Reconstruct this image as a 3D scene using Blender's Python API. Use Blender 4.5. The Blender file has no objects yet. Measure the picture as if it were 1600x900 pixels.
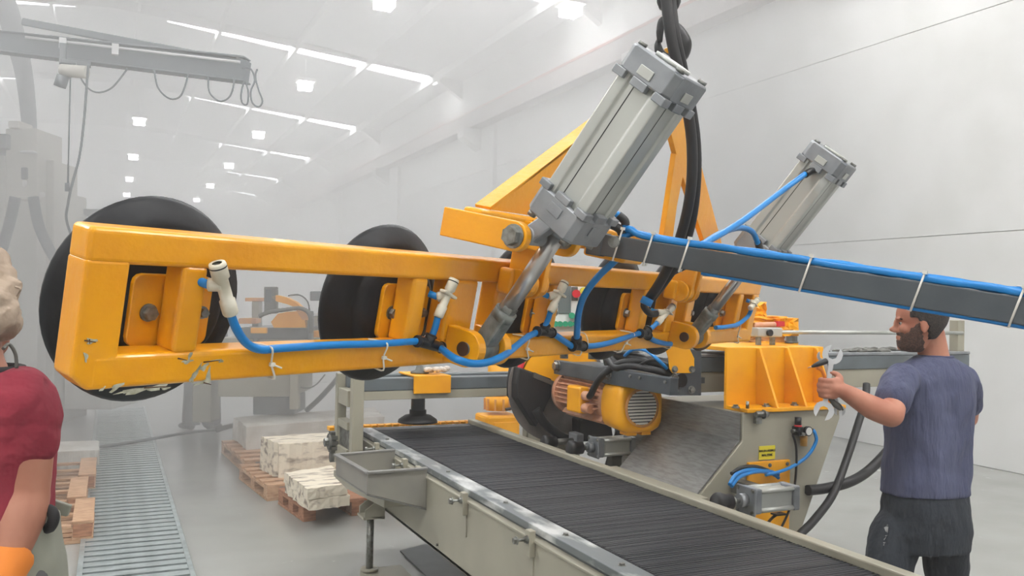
import bpy, bmesh, math, random
from mathutils import Vector, Matrix, Euler
random.seed(4)
V = Vector
# ---------------------------------------------------------------- camera (world Y runs along the hall, X across it)
F = 1350.0; H = 1.67
YAW = math.atan2(628, F); PITCH = math.atan2(18, F); ROLL = math.radians(1.2)
FW = V((math.sin(YAW)*math.cos(PITCH), math.cos(YAW)*math.cos(PITCH), math.sin(PITCH)))
_r = FW.cross(V((0, 0, 1))).normalized(); _u = _r.cross(FW)
CR = _r*math.cos(ROLL) + _u*math.sin(ROLL); CU = -_r*math.sin(ROLL) + _u*math.cos(ROLL)
EYE = V((0, 0, H))
cam = bpy.data.cameras.new('camera'); camo = bpy.data.objects.new('camera', cam)
bpy.context.collection.objects.link(camo)
m = Matrix((CR, CU, -FW)).transposed().to_4x4(); m.translation = EYE
camo.matrix_world = m
cam.sensor_width = 36; cam.lens = F*36/1600; cam.clip_start = .02; cam.clip_end = 300
sc = bpy.context.scene
sc.camera = camo
# ---------------------------------------------------------------- world: daylight outside, dusty air
w = bpy.data.worlds.new('world'); sc.world = w; w.use_nodes = True
wn = w.node_tree; wn.nodes.clear()
out = wn.nodes.new('ShaderNodeOutputWorld'); bg = wn.nodes.new('ShaderNodeBackground')
bg.inputs[0].default_value = (.75, .85, 1, 1); bg.inputs[1].default_value = 1.0
vs = wn.nodes.new('ShaderNodeVolumeScatter'); vs.inputs['Color'].default_value = (1, .99, .98, 1)
vs.inputs['Density'].default_value = .05; vs.inputs['Anisotropy'].default_value = .2
# marble dust hangs thickest over the far machines (7-12 m down the hall) and thins out again beyond
tcw = wn.nodes.new('ShaderNodeTexCoord'); sxw = wn.nodes.new('ShaderNodeSeparateXYZ'); wn.links.new(tcw.outputs['Object'], sxw.inputs[0])
rmp = wn.nodes.new('ShaderNodeMapRange'); rmp.inputs[1].default_value = 0; rmp.inputs[2].default_value = 20
wn.links.new(sxw.outputs['Y'], rmp.inputs[0])
crw = wn.nodes.new('ShaderNodeValToRGB'); el = crw.color_ramp.elements
DENS = ((4.5, .007), (6.5, .035), (8.5, .25), (10.5, .25), (13.0, .05))
el[0].position = DENS[0][0]/20; el[0].color = (DENS[0][1],)*3+(1,)
el[1].position = DENS[-1][0]/20; el[1].color = (DENS[-1][1],)*3+(1,)
for yy, dd in DENS[1:-1]:
    e_ = el.new(yy/20); e_.color = (dd,)*3+(1,)
wn.links.new(rmp.outputs[0], crw.inputs[0]); wn.links.new(crw.outputs[0], vs.inputs['Density'])
w.cycles.volume_step_size = 4.0; sc.cycles.volume_max_steps = 16
wn.links.new(bg.outputs[0], out.inputs['Surface']); wn.links.new(vs.outputs[0], out.inputs['Volume'])
sc.cycles.volume_bounces = 1; sc.cycles.max_bounces = 5; sc.cycles.diffuse_bounces = 3
sc.cycles.use_denoising = True; sc.cycles.adaptive_threshold = .03
sc.cycles.sample_clamp_indirect = 6
sc.view_settings.view_transform = 'Standard'; sc.view_settings.look = 'None'
sc.view_settings.gamma = 1; sc.view_settings.exposure = 0.48
LAMP = 34.0; SKYL = 16.0     # radiance of LED lamps and of the skylight sheets

# ---------------------------------------------------------------- pixel -> point on a real plane
def ray(px, py): return FW + CR*((px-800)/F) - CU*((py-450)/F)
def at_x(px, py, x): d = ray(px, py); return EYE + d*(x/d.x)
def at_y(px, py, y): d = ray(px, py); return EYE + d*(y/d.y)
def at_z(px, py, z): d = ray(px, py); return EYE + d*((z-H)/d.z)
def at_d(px, py, t): return EYE + ray(px, py)*t
# lifter's own frame: a along it, c away from the viewer, b up
LO = V((-0.03, 1.561, 1.775))
LA = V((0.8689548560511486, 0.4948906478499096, -0.0008395330989406265))
LC = V((-0.48525281833178124, 0.8523629716595318, 0.1949540121279775))
LB = V((0.09719650429010073, -0.16899884974291696, 0.9808120249769472))
LA.normalize(); LC = (LC - LA*LC.dot(LA)).normalized(); LB = LA.cross(LC).normalized()
if LB.z < 0: LB = -LB
LM = Matrix((LA, LC, LB)).transposed().to_4x4(); LM.translation = LO     # local (a, c, b)
LI = LM.inverted()
def loc_c(px, py, c):
    d = ray(px, py); t = ((LO-EYE).dot(LC)+c)/d.dot(LC); return LI @ (EYE+d*t)
def loc_a(px, py, a):
    d = ray(px, py); t = ((LO-EYE).dot(LA)+a)/d.dot(LA); return LI @ (EYE+d*t)
def loc_d(px, py, t): return LI @ at_d(px, py, t)

# ---------------------------------------------------------------- materials
def lin(c):
    def f(v):
        v /= 255.0
        return v/12.92 if v <= .04045 else ((v+.055)/1.055)**2.4
    return (f(c[0]), f(c[1]), f(c[2]), 1)
def mat(name, col, rough=.5, metal=0, col2=None, scale=8, detail=4, bump=0, bscale=None, lo=.4, hi=.65, coat=0, stretch=None, rvar=0, spec=None):
    m = bpy.data.materials.new(name); m.use_nodes = True
    n = m.node_tree; b = n.nodes['Principled BSDF']
    b.inputs['Base Color'].default_value = lin(col); b.inputs['Roughness'].default_value = rough
    b.inputs['Metallic'].default_value = metal
    if coat: b.inputs['Coat Weight'].default_value = coat
    if spec is not None: b.inputs['Specular IOR Level'].default_value = spec
    tc = n.nodes.new('ShaderNodeTexCoord'); src = tc.outputs['Object']
    if stretch:
        mp = n.nodes.new('ShaderNodeMapping'); mp.inputs['Scale'].default_value = stretch
        n.links.new(src, mp.inputs[0]); src = mp.outputs[0]
    if col2 is not None or rvar:
        t = n.nodes.new('ShaderNodeTexNoise'); t.inputs['Scale'].default_value = scale; t.inputs['Detail'].default_value = detail
        n.links.new(src, t.inputs[0])
        r = n.nodes.new('ShaderNodeMapRange'); r.inputs[1].default_value = lo; r.inputs[2].default_value = hi
        n.links.new(t.outputs[0], r.inputs[0])
        if col2 is not None:
            x = n.nodes.new('ShaderNodeMix'); x.data_type = 'RGBA'
            x.inputs[6].default_value = lin(col); x.inputs[7].default_value = lin(col2)
            n.links.new(r.outputs[0], x.inputs[0]); n.links.new(x.outputs[2], b.inputs['Base Color'])
        if rvar:
            r2 = n.nodes.new('ShaderNodeMapRange'); r2.inputs[3].default_value = rough; r2.inputs[4].default_value = min(1, rough+rvar)
            n.links.new(r.outputs[0], r2.inputs[0]); n.links.new(r2.outputs[0], b.inputs['Roughness'])
    if bump:
        t2 = n.nodes.new('ShaderNodeTexNoise'); t2.inputs['Scale'].default_value = bscale or scale*3; t2.inputs['Detail'].default_value = 4
        n.links.new(src, t2.inputs[0])
        bm_ = n.nodes.new('ShaderNodeBump'); bm_.inputs['Strength'].default_value = bump; bm_.inputs['Distance'].default_value = .01
        n.links.new(t2.outputs[0], bm_.inputs['Height']); n.links.new(bm_.outputs[0], b.inputs['Normal'])
    return m
def emit(name, col, s):
    m = bpy.data.materials.new(name); m.use_nodes = True
    b = m.node_tree.nodes['Principled BSDF']; b.inputs['Base Color'].default_value = (1, 1, 1, 1)
    b.inputs['Emission Color'].default_value = lin(col); b.inputs['Emission Strength'].default_value = s
    return m
M = dict(
 yellow=mat('yellow_paint', (240, 166, 0), .3, 0, (228, 151, 0), 5, 5, .12, 60, coat=.25),
 yellow2=mat('yellow_machine_paint', (244, 172, 8), .38, 0, (234, 158, 6), 6, 4, .05, 50),
 yellowdirt=mat('dusty_yellow', (226, 160, 80), .6, 0, (205, 150, 110), 14, 4, .1, 40),
 chip=mat('bare_chipped_metal', (190, 190, 172), .5, 0, (150, 146, 120), 60, 3),
 rust=mat('dark_scratch', (70, 40, 12), .7),
 rubber=mat('black_rubber', (20, 22, 26), .5, 0, (46, 48, 52), 7, 6, .15, 30, .55, .9, spec=.35),
 rubberdark=mat('soft_black_rubber', (24, 24, 26), .5),
 alu=mat('satin_aluminium', (190, 192, 186), .36, .45, (176, 178, 173), 5, 3, stretch=(1, 1, .2)),
 alucap=mat('cast_aluminium', (148, 151, 154), .42, .45, (130, 134, 138), 12, 3, .05, 80),
 chrome=mat('polished_rod', (196, 194, 192), .28, .85),
 steel=mat('zinc_steel', (150, 152, 148), .38, .8, (110, 108, 102), 40, 3, .1, 90),
 steeldark=mat('dull_steel', (105, 105, 100), .5, .6),
 blue=mat('blue_air_hose', (0, 124, 198), .35),
 traym=mat('grey_tray_steel', (150, 148, 140), .4, .3, (138, 136, 130), 5, 3),
 tie=mat('white_nylon', (225, 222, 212), .4),
 fit=mat('ivory_plastic', (212, 208, 192), .4, 0, (196, 190, 170), 30, 3),
 blackpl=mat('black_plastic', (22, 22, 24), .4),
 grey=mat('dark_grey_paint', (66, 72, 77), .42, 0, (74, 80, 84), 9, 4, .05, 60),
 grey2=mat('slate_grey_paint', (96, 104, 108), .45, 0, (84, 90, 93), 6, 4),
 cream=mat('cream_grey_paint', (160, 156, 139), .42, 0, (150, 146, 130), 3, 5, .03, 40),
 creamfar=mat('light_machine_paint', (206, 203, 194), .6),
 eyew=mat('eye_white', (190, 182, 176), .3),
 belt=None, railtop=None, floor=None,
 wall=mat('white_wall_panel', (222, 222, 220), .75, 0, (214, 214, 211), 1.2, 4, .03, 20),
 wall2=mat('grey_plaster', (205, 206, 206), .8),
 roof=mat('roof_sheet', (226, 227, 228), .7), 
 steelw=mat('white_painted_steel', (222, 222, 222), .6),
 crane=mat('crane_rail_paint', (158, 150, 147), .7, 0, (166, 160, 158), 2), rededge=mat('faded_red_primer', (170, 112, 102), .7),
 jib=mat('blue_grey_steel', (128, 134, 138), .6),
 forkm=mat('grey_cast_fork', (128, 132, 128), .5, .3, (100, 104, 100), 30, 3),
 wood=mat('pine_wood', (196, 160, 128), .75, 0, (160, 122, 92), 9, 5, .2, 40, stretch=(1, 6, 6)),
 wood2=mat('reddish_wood', (178, 128, 98), .75, 0, (140, 96, 72), 9, 5, .2, 40, stretch=(1, 6, 6)),
 marble=mat('veined_marble', (228, 218, 198), .6, 0, (134, 118, 102), 6, 9, .35, 12, .5, .68, stretch=(1, 2.6, 3)),
 marbleg=mat('grey_white_stone', (214, 211, 204), .65, 0, (186, 180, 170), 4, 7, .3, 12),
 grate=mat('galvanised_grate', (176, 186, 186), .3, .5, (150, 160, 160), 12, 3),
 pit=mat('drain_channel', (70, 74, 74), .8),
 stainless=mat('brushed_stainless', (150, 150, 148), .35, .6, (132, 131, 128), 14, 3, .05, 30, stretch=(1, 1, 8)),
 skin=mat('skin', (186, 128, 104), .55, 0, (170, 108, 86), 9, 4, .05, 90),
 skin2=mat('tanned_skin', (176, 122, 100), .55, 0, (164, 106, 84), 9, 4, .05, 90),
 hair=mat('dark_brown_hair', (40, 33, 30), .75, 0, (62, 52, 46), 120, 3, .6, 220),
 beard=mat('short_beard', (70, 50, 42), .8, 0, (96, 68, 56), 140, 3, .5, 260),
 navy=mat('navy_cotton', (72, 76, 102), .9, 0, (84, 88, 114), 3, 5, 1, 4.5, stretch=(3, 3, .7)),
 navyrib=mat('navy_ribbing', (66, 70, 96), .9),
 pants=mat('black_jersey', (34, 40, 48), .9, 0, (44, 50, 58), 4, 4, .7, 6, stretch=(1.6, 1.6, .8)),
 print_=mat('grey_print', (150, 152, 152), .8),
 red=mat('dark_red_cotton', (142, 42, 58), .9, 0, (124, 34, 50), 5, 5, .6, 7),
 cap=mat('beige_cloth', (176, 158, 140), .9, 0, (158, 140, 122), 6, 5, .8, 9),
 apron=mat('grey_green_rubber', (140, 142, 130), .6),
 glove=mat('orange_glove', (228, 132, 44), .7),
 workfab=mat('dark_workwear', (90, 90, 92), .9),
 black=mat('black_fabric', (30, 30, 32), .8),
 shoe=mat('black_leather', (28, 28, 30), .5),
 wrench=mat('bright_steel', (214, 216, 218), .3, .6),
 white=mat('white_paint', (232, 230, 226), .5),
 redp=mat('red_plastic', (205, 40, 50), .4),
 greenp=mat('green_plastic', (40, 150, 110), .4),
 screen=mat('grey_screen', (104, 112, 112), .25),
 label=mat('yellow_label', (216, 200, 44), .5),
 ink=mat('black_ink', (34, 30, 16), .6),
 sign=mat('orange_sign', (240, 150, 20), .5),
 plastic=mat('clear_wrap', (214, 206, 198), .25, 0, (190, 176, 160), 30, 4, .8, 40),
 amber=mat('amber_bowl', (190, 140, 60), .3),
 gauge=mat('gauge_face', (210, 212, 208), .4),
 copper=mat('dusty_pink_enamel', (206, 146, 112), .5, 0, (214, 168, 140), 20, 3),
 fan=mat('white_fan_grille', (226, 222, 212), .5),
 dust=mat('dusty_disc', (112, 106, 102), .5, .3, (134, 126, 120), 6, 4),
 lamp=emit('led_light', (252, 251, 250), LAMP), sky=emit('skylight_sheet', (252, 251, 250), SKYL),
)
for k_ in ('navy', 'pants', 'red', 'cap'):
    for nd in M[k_].node_tree.nodes:
        if nd.type == 'BUMP': nd.inputs['Distance'].default_value = .05
def floor_mat():
    m = mat('wet_concrete', (148, 148, 144), .18, 0, (158, 158, 154), 1.6, 8, .04, 9, .3, .75, rvar=.10)
    n = m.node_tree; b = n.nodes['Principled BSDF']
    # white marble-dust splashes
    tc = n.nodes.new('ShaderNodeTexCoord')
    t = n.nodes.new('ShaderNodeTexNoise'); t.inputs['Scale'].default_value = 7; t.inputs['Detail'].default_value = 9; t.inputs['Roughness'].default_value = .7
    mp = n.nodes.new('ShaderNodeMapping'); mp.inputs['Scale'].default_value = (1, .55, 1); n.links.new(tc.outputs['Object'], mp.inputs[0]); n.links.new(mp.outputs[0], t.inputs[0])
    r = n.nodes.new('ShaderNodeMapRange'); r.inputs[1].default_value = .645; r.inputs[2].default_value = .74
    n.links.new(t.outputs[0], r.inputs[0])
    x = n.nodes.new('ShaderNodeMix'); x.data_type = 'RGBA'; x.inputs[7].default_value = lin((222, 222, 218))
    src = b.inputs['Base Color'].links[0].from_socket
    n.links.new(r.outputs[0], x.inputs[0]); n.links.new(src, x.inputs[6]); n.links.new(x.outputs[2], b.inputs['Base Color'])
    return m
M['floor'] = floor_mat()
def belt_mat():
    m = mat('ribbed_black_belt', (30, 32, 38), .5, 0, (46, 48, 54), 3, 6, 0, lo=.45, hi=.75, stretch=(.6, 6, 1))
    n = m.node_tree; b = n.nodes['Principled BSDF']
    tc = n.nodes.new('ShaderNodeTexCoord'); mp = n.nodes.new('ShaderNodeMapping'); mp.inputs['Scale'].default_value = (2.2, 90, 1)
    t = n.nodes.new('ShaderNodeTexNoise'); t.inputs['Scale'].default_value = 1; t.inputs['Detail'].default_value = 3
    n.links.new(tc.outputs['Object'], mp.inputs[0]); n.links.new(mp.outputs[0], t.inputs[0])
    bp = n.nodes.new('ShaderNodeBump'); bp.inputs['Strength'].default_value = .8; bp.inputs['Distance'].default_value = .01
    n.links.new(t.outputs[0], bp.inputs['Height']); n.links.new(bp.outputs[0], b.inputs['Normal'])
    return m
M['belt'] = belt_mat()
M['railtop'] = mat('dusty_rail_top', (116, 122, 124), .4, .3, (214, 216, 214), 12, 8, .1, 30, .46, .66, stretch=(1, .4, 1))

# ---------------------------------------------------------------- mesh builder
col = bpy.context.collection
def rot_to(d):
    d = V(d).normalized(); return V((0, 0, 1)).rotation_difference(d).to_matrix()
class MB:
    def __init__(s): s.v = []; s.f = []; s.sm = []
    def add(s, vs, fs, smooth=False):
        o = len(s.v); s.v += [V(p) for p in vs]; s.f += [tuple(i+o for i in f) for f in fs]; s.sm += [smooth]*len(fs); return s
    def box(s, lo, hi, M_=None):
        x0, y0, z0 = lo; x1, y1, z1 = hi
        p = [V(q) for q in ((x0,y0,z0),(x1,y0,z0),(x1,y1,z0),(x0,y1,z0),(x0,y0,z1),(x1,y0,z1),(x1,y1,z1),(x0,y1,z1))]
        if M_ is not None: p = [M_ @ q for q in p]
        return s.add(p, [(0,3,2,1),(4,5,6,7),(0,1,5,4),(1,2,6,5),(2,3,7,6),(3,0,4,7)])
    def hexa(s, a, b): # two quads (lists of 4)
        return s.add(list(a)+list(b), [(3,2,1,0),(4,5,6,7),(0,1,5,4),(1,2,6,5),(2,3,7,6),(3,0,4,7)])
    def prism(s, pts, d, smooth=False):   # polygon pts (3D) extruded by vector d
        n = len(pts); d = V(d); a = [V(p) for p in pts]; b = [p+d for p in a]
        s.add(a+b, [tuple(range(n))[::-1], tuple(range(n, 2*n))], False)
        o = len(s.v)-2*n
        for i in range(n):
            j = (i+1) % n; s.f.append((o+i, o+j, o+n+j, o+n+i)); s.sm.append(smooth)
        return s
    def beam(s, p0, p1, wdt, hgt, up=(0,0,1)):
        p0 = V(p0); p1 = V(p1); d = (p1-p0).normalized(); sd = d.cross(V(up)).normalized(); u = sd.cross(d)
        q = [sd*(wdt/2)*i + u*(hgt/2)*j for i, j in ((-1,-1),(1,-1),(1,1),(-1,1))]
        return s.hexa([p0+k for k in q], [p1+k for k in q])
    def cyl(s, p0, p1, r0, r1=None, n=20, caps=True, smooth=True):
        r1 = r0 if r1 is None else r1; p0 = V(p0); p1 = V(p1); R = rot_to(p1-p0)
        c = [R @ V((math.cos(2*math.pi*i/n), math.sin(2*math.pi*i/n), 0)) for i in range(n)]
        o = len(s.v); s.v += [p0+k*r0 for k in c]+[p1+k*r1 for k in c]
        for i in range(n):
            j = (i+1) % n; s.f.append((o+i, o+j, o+n+j, o+n+i)); s.sm.append(smooth)
        if caps:
            s.f.append(tuple(o+i for i in range(n))[::-1]); s.f.append(tuple(o+n+i for i in range(n))); s.sm += [False, False]
        return s
    def lathe(s, prof, p0, axis, n=32, closed=True):   # prof [(r, h)]
        R = rot_to(axis); p0 = V(p0); o = len(s.v); k = len(prof)
        for r, h in prof:
            for i in range(n):
                a = 2*math.pi*i/n; s.v.append(p0 + R @ V((r*math.cos(a), r*math.sin(a), h)))
        for q in range(k-1):
            for i in range(n):
                j = (i+1) % n; s.f.append((o+q*n+i, o+q*n+j, o+(q+1)*n+j, o+(q+1)*n+i)); s.sm.append(True)
        if closed:
            s.f.append(tuple(o+i for i in range(n))[::-1]); s.f.append(tuple(o+(k-1)*n+i for i in range(n))); s.sm += [False, False]
        return s
    def tube(s, pts, r, n=10, sub=6, caps=True):
        P = smooth_path([V(p) for p in pts], sub) if sub > 1 else [V(p) for p in pts]
        rr = r if isinstance(r, (list, tuple)) else None
        prev = None; o = len(s.v); K = len(P)
        for i, p in enumerate(P):
            d = (P[min(i+1, K-1)]-P[max(i-1, 0)]).normalized()
            if prev is None:
                u = d.orthogonal().normalized()
            else:
                u = (prev - d*prev.dot(d)); u = u.normalized() if u.length > 1e-6 else d.orthogonal().normalized()
            prev = u; w_ = d.cross(u)
            if rr:
                t = i/(K-1)*(len(rr)-1); a = int(min(t, len(rr)-2)); q = rr[a]+(rr[a+1]-rr[a])*(t-a)
            else: q = r
            for j in range(n):
                an = 2*math.pi*j/n; s.v.append(p+u*(q*math.cos(an))+w_*(q*math.sin(an)))
        for i in range(K-1):
            for j in range(n):
                k = (j+1) % n; s.f.append((o+i*n+j, o+i*n+k, o+(i+1)*n+k, o+(i+1)*n+j)); s.sm.append(True)
        if caps:
            s.f.append(tuple(o+j for j in range(n))[::-1]); s.f.append(tuple(o+(K-1)*n+j for j in range(n))); s.sm += [False, False]
        return s
    def ell(s, c, r, R=None, nu=16, nv=10):
        c = V(c); r = (r, r, r) if isinstance(r, (int, float)) else r; o = len(s.v)
        for i in range(nv+1):
            th = math.pi*i/nv
            for j in range(nu):
                a = 2*math.pi*j/nu; p = V((r[0]*math.sin(th)*math.cos(a), r[1]*math.sin(th)*math.sin(a), r[2]*math.cos(th)))
                if R is not None: p = R @ p
                s.v.append(c+p)
        for i in range(nv):
            for j in range(nu):
                k = (j+1) % nu; s.f.append((o+i*nu+j, o+(i+1)*nu+j, o+(i+1)*nu+k, o+i*nu+k)); s.sm.append(True)
        return s
    def rings(s, rings, smooth=True, caps=True):      # list of lists of points
        o = len(s.v); n = len(rings[0])
        for r in rings: s.v += [V(p) for p in r]
        for i in range(len(rings)-1):
            for j in range(n):
                k = (j+1) % n; s.f.append((o+i*n+j, o+i*n+k, o+(i+1)*n+k, o+(i+1)*n+j)); s.sm.append(smooth)
        if caps:
            s.f.append(tuple(o+j for j in range(n))[::-1]); s.f.append(tuple(o+(len(rings)-1)*n+j for j in range(n))); s.sm += [False, False]
        return s
    def hexbolt(s, p, d, r, h):
        p = V(p); d = V(d).normalized(); s.cyl(p, p+d*h*.25, r*1.25, n=18, smooth=True)
        return s.cyl(p+d*h*.25, p+d*h, r, r*.96, n=6, smooth=False)
    def mesh(s, name, m):
        me = bpy.data.meshes.new(name); me.from_pydata([tuple(p) for p in s.v], [], s.f)
        me.polygons.foreach_set('use_smooth', s.sm)
        bm = bmesh.new(); bm.from_mesh(me); bmesh.ops.recalc_face_normals(bm, faces=bm.faces); bm.to_mesh(me); bm.free()
        me.materials.append(m); me.update(); return me
    def build(s, name, m, parent=None, bevel=0, seg=2, label=None, sub=0):
        m = M[m] if isinstance(m, str) else m
        o = bpy.data.objects.new(name, s.mesh(name, m)); col.objects.link(o)
        if parent is not None:
            o.parent = parent
            if parent.get('_world'): o.matrix_parent_inverse = W(parent).inverted(); 
        if bevel:
            b = o.modifiers.new('bevel', 'BEVEL'); b.width = bevel; b.segments = seg; b.limit_method = 'ANGLE'; b.angle_limit = math.radians(40)
            b.harden_normals = False
        if sub:
            b = o.modifiers.new('sub', 'SUBSURF'); b.levels = sub; b.render_levels = sub
        if label: o['label'] = label
        return o
def smooth_path(P, sub):
    if len(P) < 3: return P
    out_ = []
    for i in range(len(P)-1):
        p0 = P[max(i-1, 0)]; p1 = P[i]; p2 = P[i+1]; p3 = P[min(i+2, len(P)-1)]
        for k in range(sub):
            t = k/sub
            out_.append(.5*((2*p1)+(p2-p0)*t+(2*p0-5*p1+4*p2-p3)*t*t+(3*p1-p0-3*p2+p3)*t*t*t))
    out_.append(P[-1]); return out_
_wm = {}
def W(o):                      # world matrix without waiting for the depsgraph
    return _wm.get(o.name, Matrix())
def thing(name, label, cat, loc=(0, 0, 0), group=None, mtx=None):
    """Empty at the thing's base; its parts are built in world coordinates unless mtx is given (then in its own)."""
    o = bpy.data.objects.new(name, None); col.objects.link(o); o.empty_display_size = .1
    o['label'] = label; o['category'] = cat
    if group: o['group'] = group
    if mtx is not None: o.matrix_world = mtx
    else:
        o.location = loc; _wm[o.name] = Matrix.Translation(V(loc)); o['_world'] = 1
    return o
def tag(o, label, cat, group=None, kind=None):
    o['label'] = label; o['category'] = cat
    if group: o['group'] = group
    if kind: o['kind'] = kind
    return o
def child(mb, name, m, parent, root, **k):
    """a sub-part: parent is a mesh part built in world coordinates under root"""
    o = mb.build(name, m, None, **k); o.parent = parent
    if root.get('_world'): pass
    return o
def struct(o): o['kind'] = 'structure'; return o
def copy_tree(o, parent=None):
    c = o.copy(); col.objects.link(c)
    if parent is not None:
        c.parent = parent; c.matrix_parent_inverse = o.matrix_parent_inverse.copy()
    for ch in [x for x in bpy.data.objects if x.parent == o]: copy_tree(ch, c)
    return c
#@@PART1
# ================================================================ THE HALL
WX = 8.452; EZ = 7.5; SL = .1; LX = -8.65; RX = -.1; Y0 = -8.0; Y1 = 62.0
def roofz(x): return EZ + SL*(WX-x) if x > RX else EZ + SL*(x-(2*RX-WX))
struct(MB().box((LX-.1, Y0, -.3), (WX+.1, Y1, 0)).build('floor', 'floor'))
# right wall: smooth precast panels, joints as in the photo
wr = struct(MB().box((WX+.03, Y0, 0), (WX+.25, Y1, EZ+.1)).build('wall_right', 'wall2'))
zs = [0, 2.49, 4.9, EZ]
ys = [Y0, -1.5, 6.0-2.2, 11.6, 19.4, 27.1, 34.8, 42.5, 50.2, Y1]
for zi in range(3):
    for yi in range(len(ys)-1):
        MB().box((WX, ys[yi]+.003, zs[zi]+.0035), (WX+.03, ys[yi+1]-.003, zs[zi+1]-.0035)).build('wall_panel', 'wall', wr, bevel=.003, seg=1)
struct(MB().box((2*RX-WX-.25, Y0, 0), (2*RX-WX, Y1, EZ+.1)).build('wall_left', 'wall'))
struct(MB().box((2*RX-WX, Y1, 0), (WX, Y1+.2, 9)).build('wall_far', 'wall'))
struct(MB().box((2*RX-WX, Y0-.2, 0), (WX, Y0, 9)).build('wall_back', 'wall'))
# roof: sheets between the skylight strips
bays = [-7.9, -.2, 7.4, 14.9, 22.15, 29.9, 37.6, 45.3, 53.0]
ce = None
mb = MB()
def slope_box(mb, x0, x1, y0, y1, t=.08, lift=0):
    a = [V((x0,y0,roofz(x0)+lift)), V((x1,y0,roofz(x1)+lift)), V((x1,y1,roofz(x1)+lift)), V((x0,y1,roofz(x0)+lift))]
    return mb.hexa(a, [p+V((0,0,t)) for p in a])
LXX = 2*RX-WX
for s in (0, 1):
    xa, xb = ((RX, WX) if s == 0 else (LXX, RX-.0001))
    e = .5
    prev = Y0
    for b in bays:
        y0, y1 = b-.4, b+.4
        if y0 > prev: slope_box(mb, xa, xb, prev, y0)
        ia, ib = (RX+1.2, WX-.45) if s == 0 else (LXX+.45, RX-.8)
        slope_box(mb, xa, ia, y0, y1); slope_box(mb, ib, xb, y0, y1)
        prev = y1
    slope_box(mb, xa, xb, prev, Y1)
ceil = struct(mb.build('ceiling', 'roof'))
for b in bays:
    for s in (0, 1):
        ia, ib = (RX+1.2, WX-.45) if s == 0 else (LXX+.45, RX-.8)
        o = slope_box(MB(), ia, ib, b-.4, b+.4, .02, .05).build('skylight', 'sky', ceil)
# tapered rafters in front of each skylight, purlins along the hall
for b in bays:
    mb = MB()
    for s in (1, -1):
        xs = [(RX, .26), (RX+1.6*s, .19), (WX-.9 if s > 0 else LXX+.9, .03), (WX if s > 0 else LXX, .5)]
        for (xa, da), (xb, db) in zip(xs[:-1], xs[1:]):
            q = lambda x, d, y: [V((x, y, roofz(x)-d)), V((x, y, roofz(x)-.003))]
            a = q(xa, da, b-.58)+q(xa, da, b-.42)[::-1]; c = q(xb, db, b-.58)+q(xb, db, b-.42)[::-1]
            mb.hexa(a, c)
    mb.build('rafter', 'steelw', ceil)
mb = MB()
for i in range(-4, 5):
    x = RX + i*1.8 + .55
    if x > WX or x < LXX: continue
    prl = MB().box((x-.035, Y0, roofz(x)-.2), (x+.035, Y1, roofz(x)-.005)).build('purlin', 'steelw', ceil)
# crane runway and its brackets on the right wall
cr = struct(MB().box((WX-.34, Y0, 5.98), (WX-.002, Y1, 6.36)).build('trim_1', 'crane', bevel=.01))
MB().box((WX-.345, Y0, 6.361), (WX-.28, Y1, 6.41)).build('rail', 'rededge', cr)
for y in (5.0, 12.6, 20.4, 28.3, 36.0, 43.7):
    MB().prism([(WX-.5, y-.2, 5.975), (WX-.002, y-.2, 5.975), (WX-.002, y-.2, 5.45), (WX-.5, y-.2, 5.75)], (0, .4, 0)).build('bracket', 'wall', cr, bevel=.01)
for y in (19.4, 27.1, 34.8):
    MB().box((WX-.1, y-.2, 0), (WX-.002, y+.2, 5.9)).build('pillar', 'wall', wr, bevel=.01)
# LED high-bay lamps
lamp0 = None
rows = [(4.33, [-7.6, -.1, 7.4, 14.98, 21.9, 29.4, 37.2, 44.6, 52]), (.7, [-7.6, -.1, 7.4, 15.1, 21.6, 29.1, 36.9, 44.3, 51.5]),
        (7.45, [-1.2, 6.2, 13.75]), (-4.4, [-7.6, -.1, 7.4, 14.98, 21.9, 29.4]), (8.0, [])]
words = ['first', 'second', 'third', 'fourth', 'fifth', 'sixth', 'seventh', 'eighth', 'ninth']
rowname = {4.33: 'middle lamp row, second from the crane runway', .7: 'lamp row above the drain grate', 7.45: 'short lamp row next to the wall', -4.4: 'lamp row beyond the jib crane'}
for rx, yl in rows:
    for k, y in enumerate(yl):
        if rx == .7 and y in (21.6, 15.1): continue
        if lamp0 is None:
            r = thing('ceiling_lamp', '', 'lamp', (rx, y, 7.0), 'LED lamps hanging under the roof')
            MB().box((rx-.22, y-.22, 7.02), (rx+.22, y+.22, 7.1)).build('housing', 'white', r, bevel=.015)
            MB().box((rx-.16, y-.16, 6.84), (rx+.16, y+.16, 7.019)).build('diffuser', 'lamp', r)
            MB().cyl((rx, y, 7.1), (rx, y, 7.6), .012).build('stem', 'steelw', r)
            lamp0 = r
        else:
            r = copy_tree(lamp0); r.location = (rx, y, 7.0)
        r['label'] = 'LED lamp, %s in the %s' % (words[k], rowname[rx])

# ================================================================ DRAIN GRATE
g = struct(MB().box((-.13, 1.0, .001), (.49, 13.5, .004)).build('floor_drain', 'pit'))
g['label'] = 'long galvanised drain grate let into the concrete floor'
for x0, x1 in ((-.135, -.105), (.465, .495)):
    MB().box((x0, 1.0, .004), (x1, 13.5, .03)).build('frame', 'grate', g, bevel=.003)
me = None; y = 1.05; k = 0
while y < 13.4 and k < 290:
    if me is None:
        o = MB().box((-.105, 0, .012), (.465, .082, .027)).build('bar', 'grate', g); me = o.data
    else:
        o = bpy.data.objects.new('bar', me); col.objects.link(o); o.parent = g
    o.location = (0, y, random.uniform(0, .0015)); y += .117; k += 1
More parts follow.
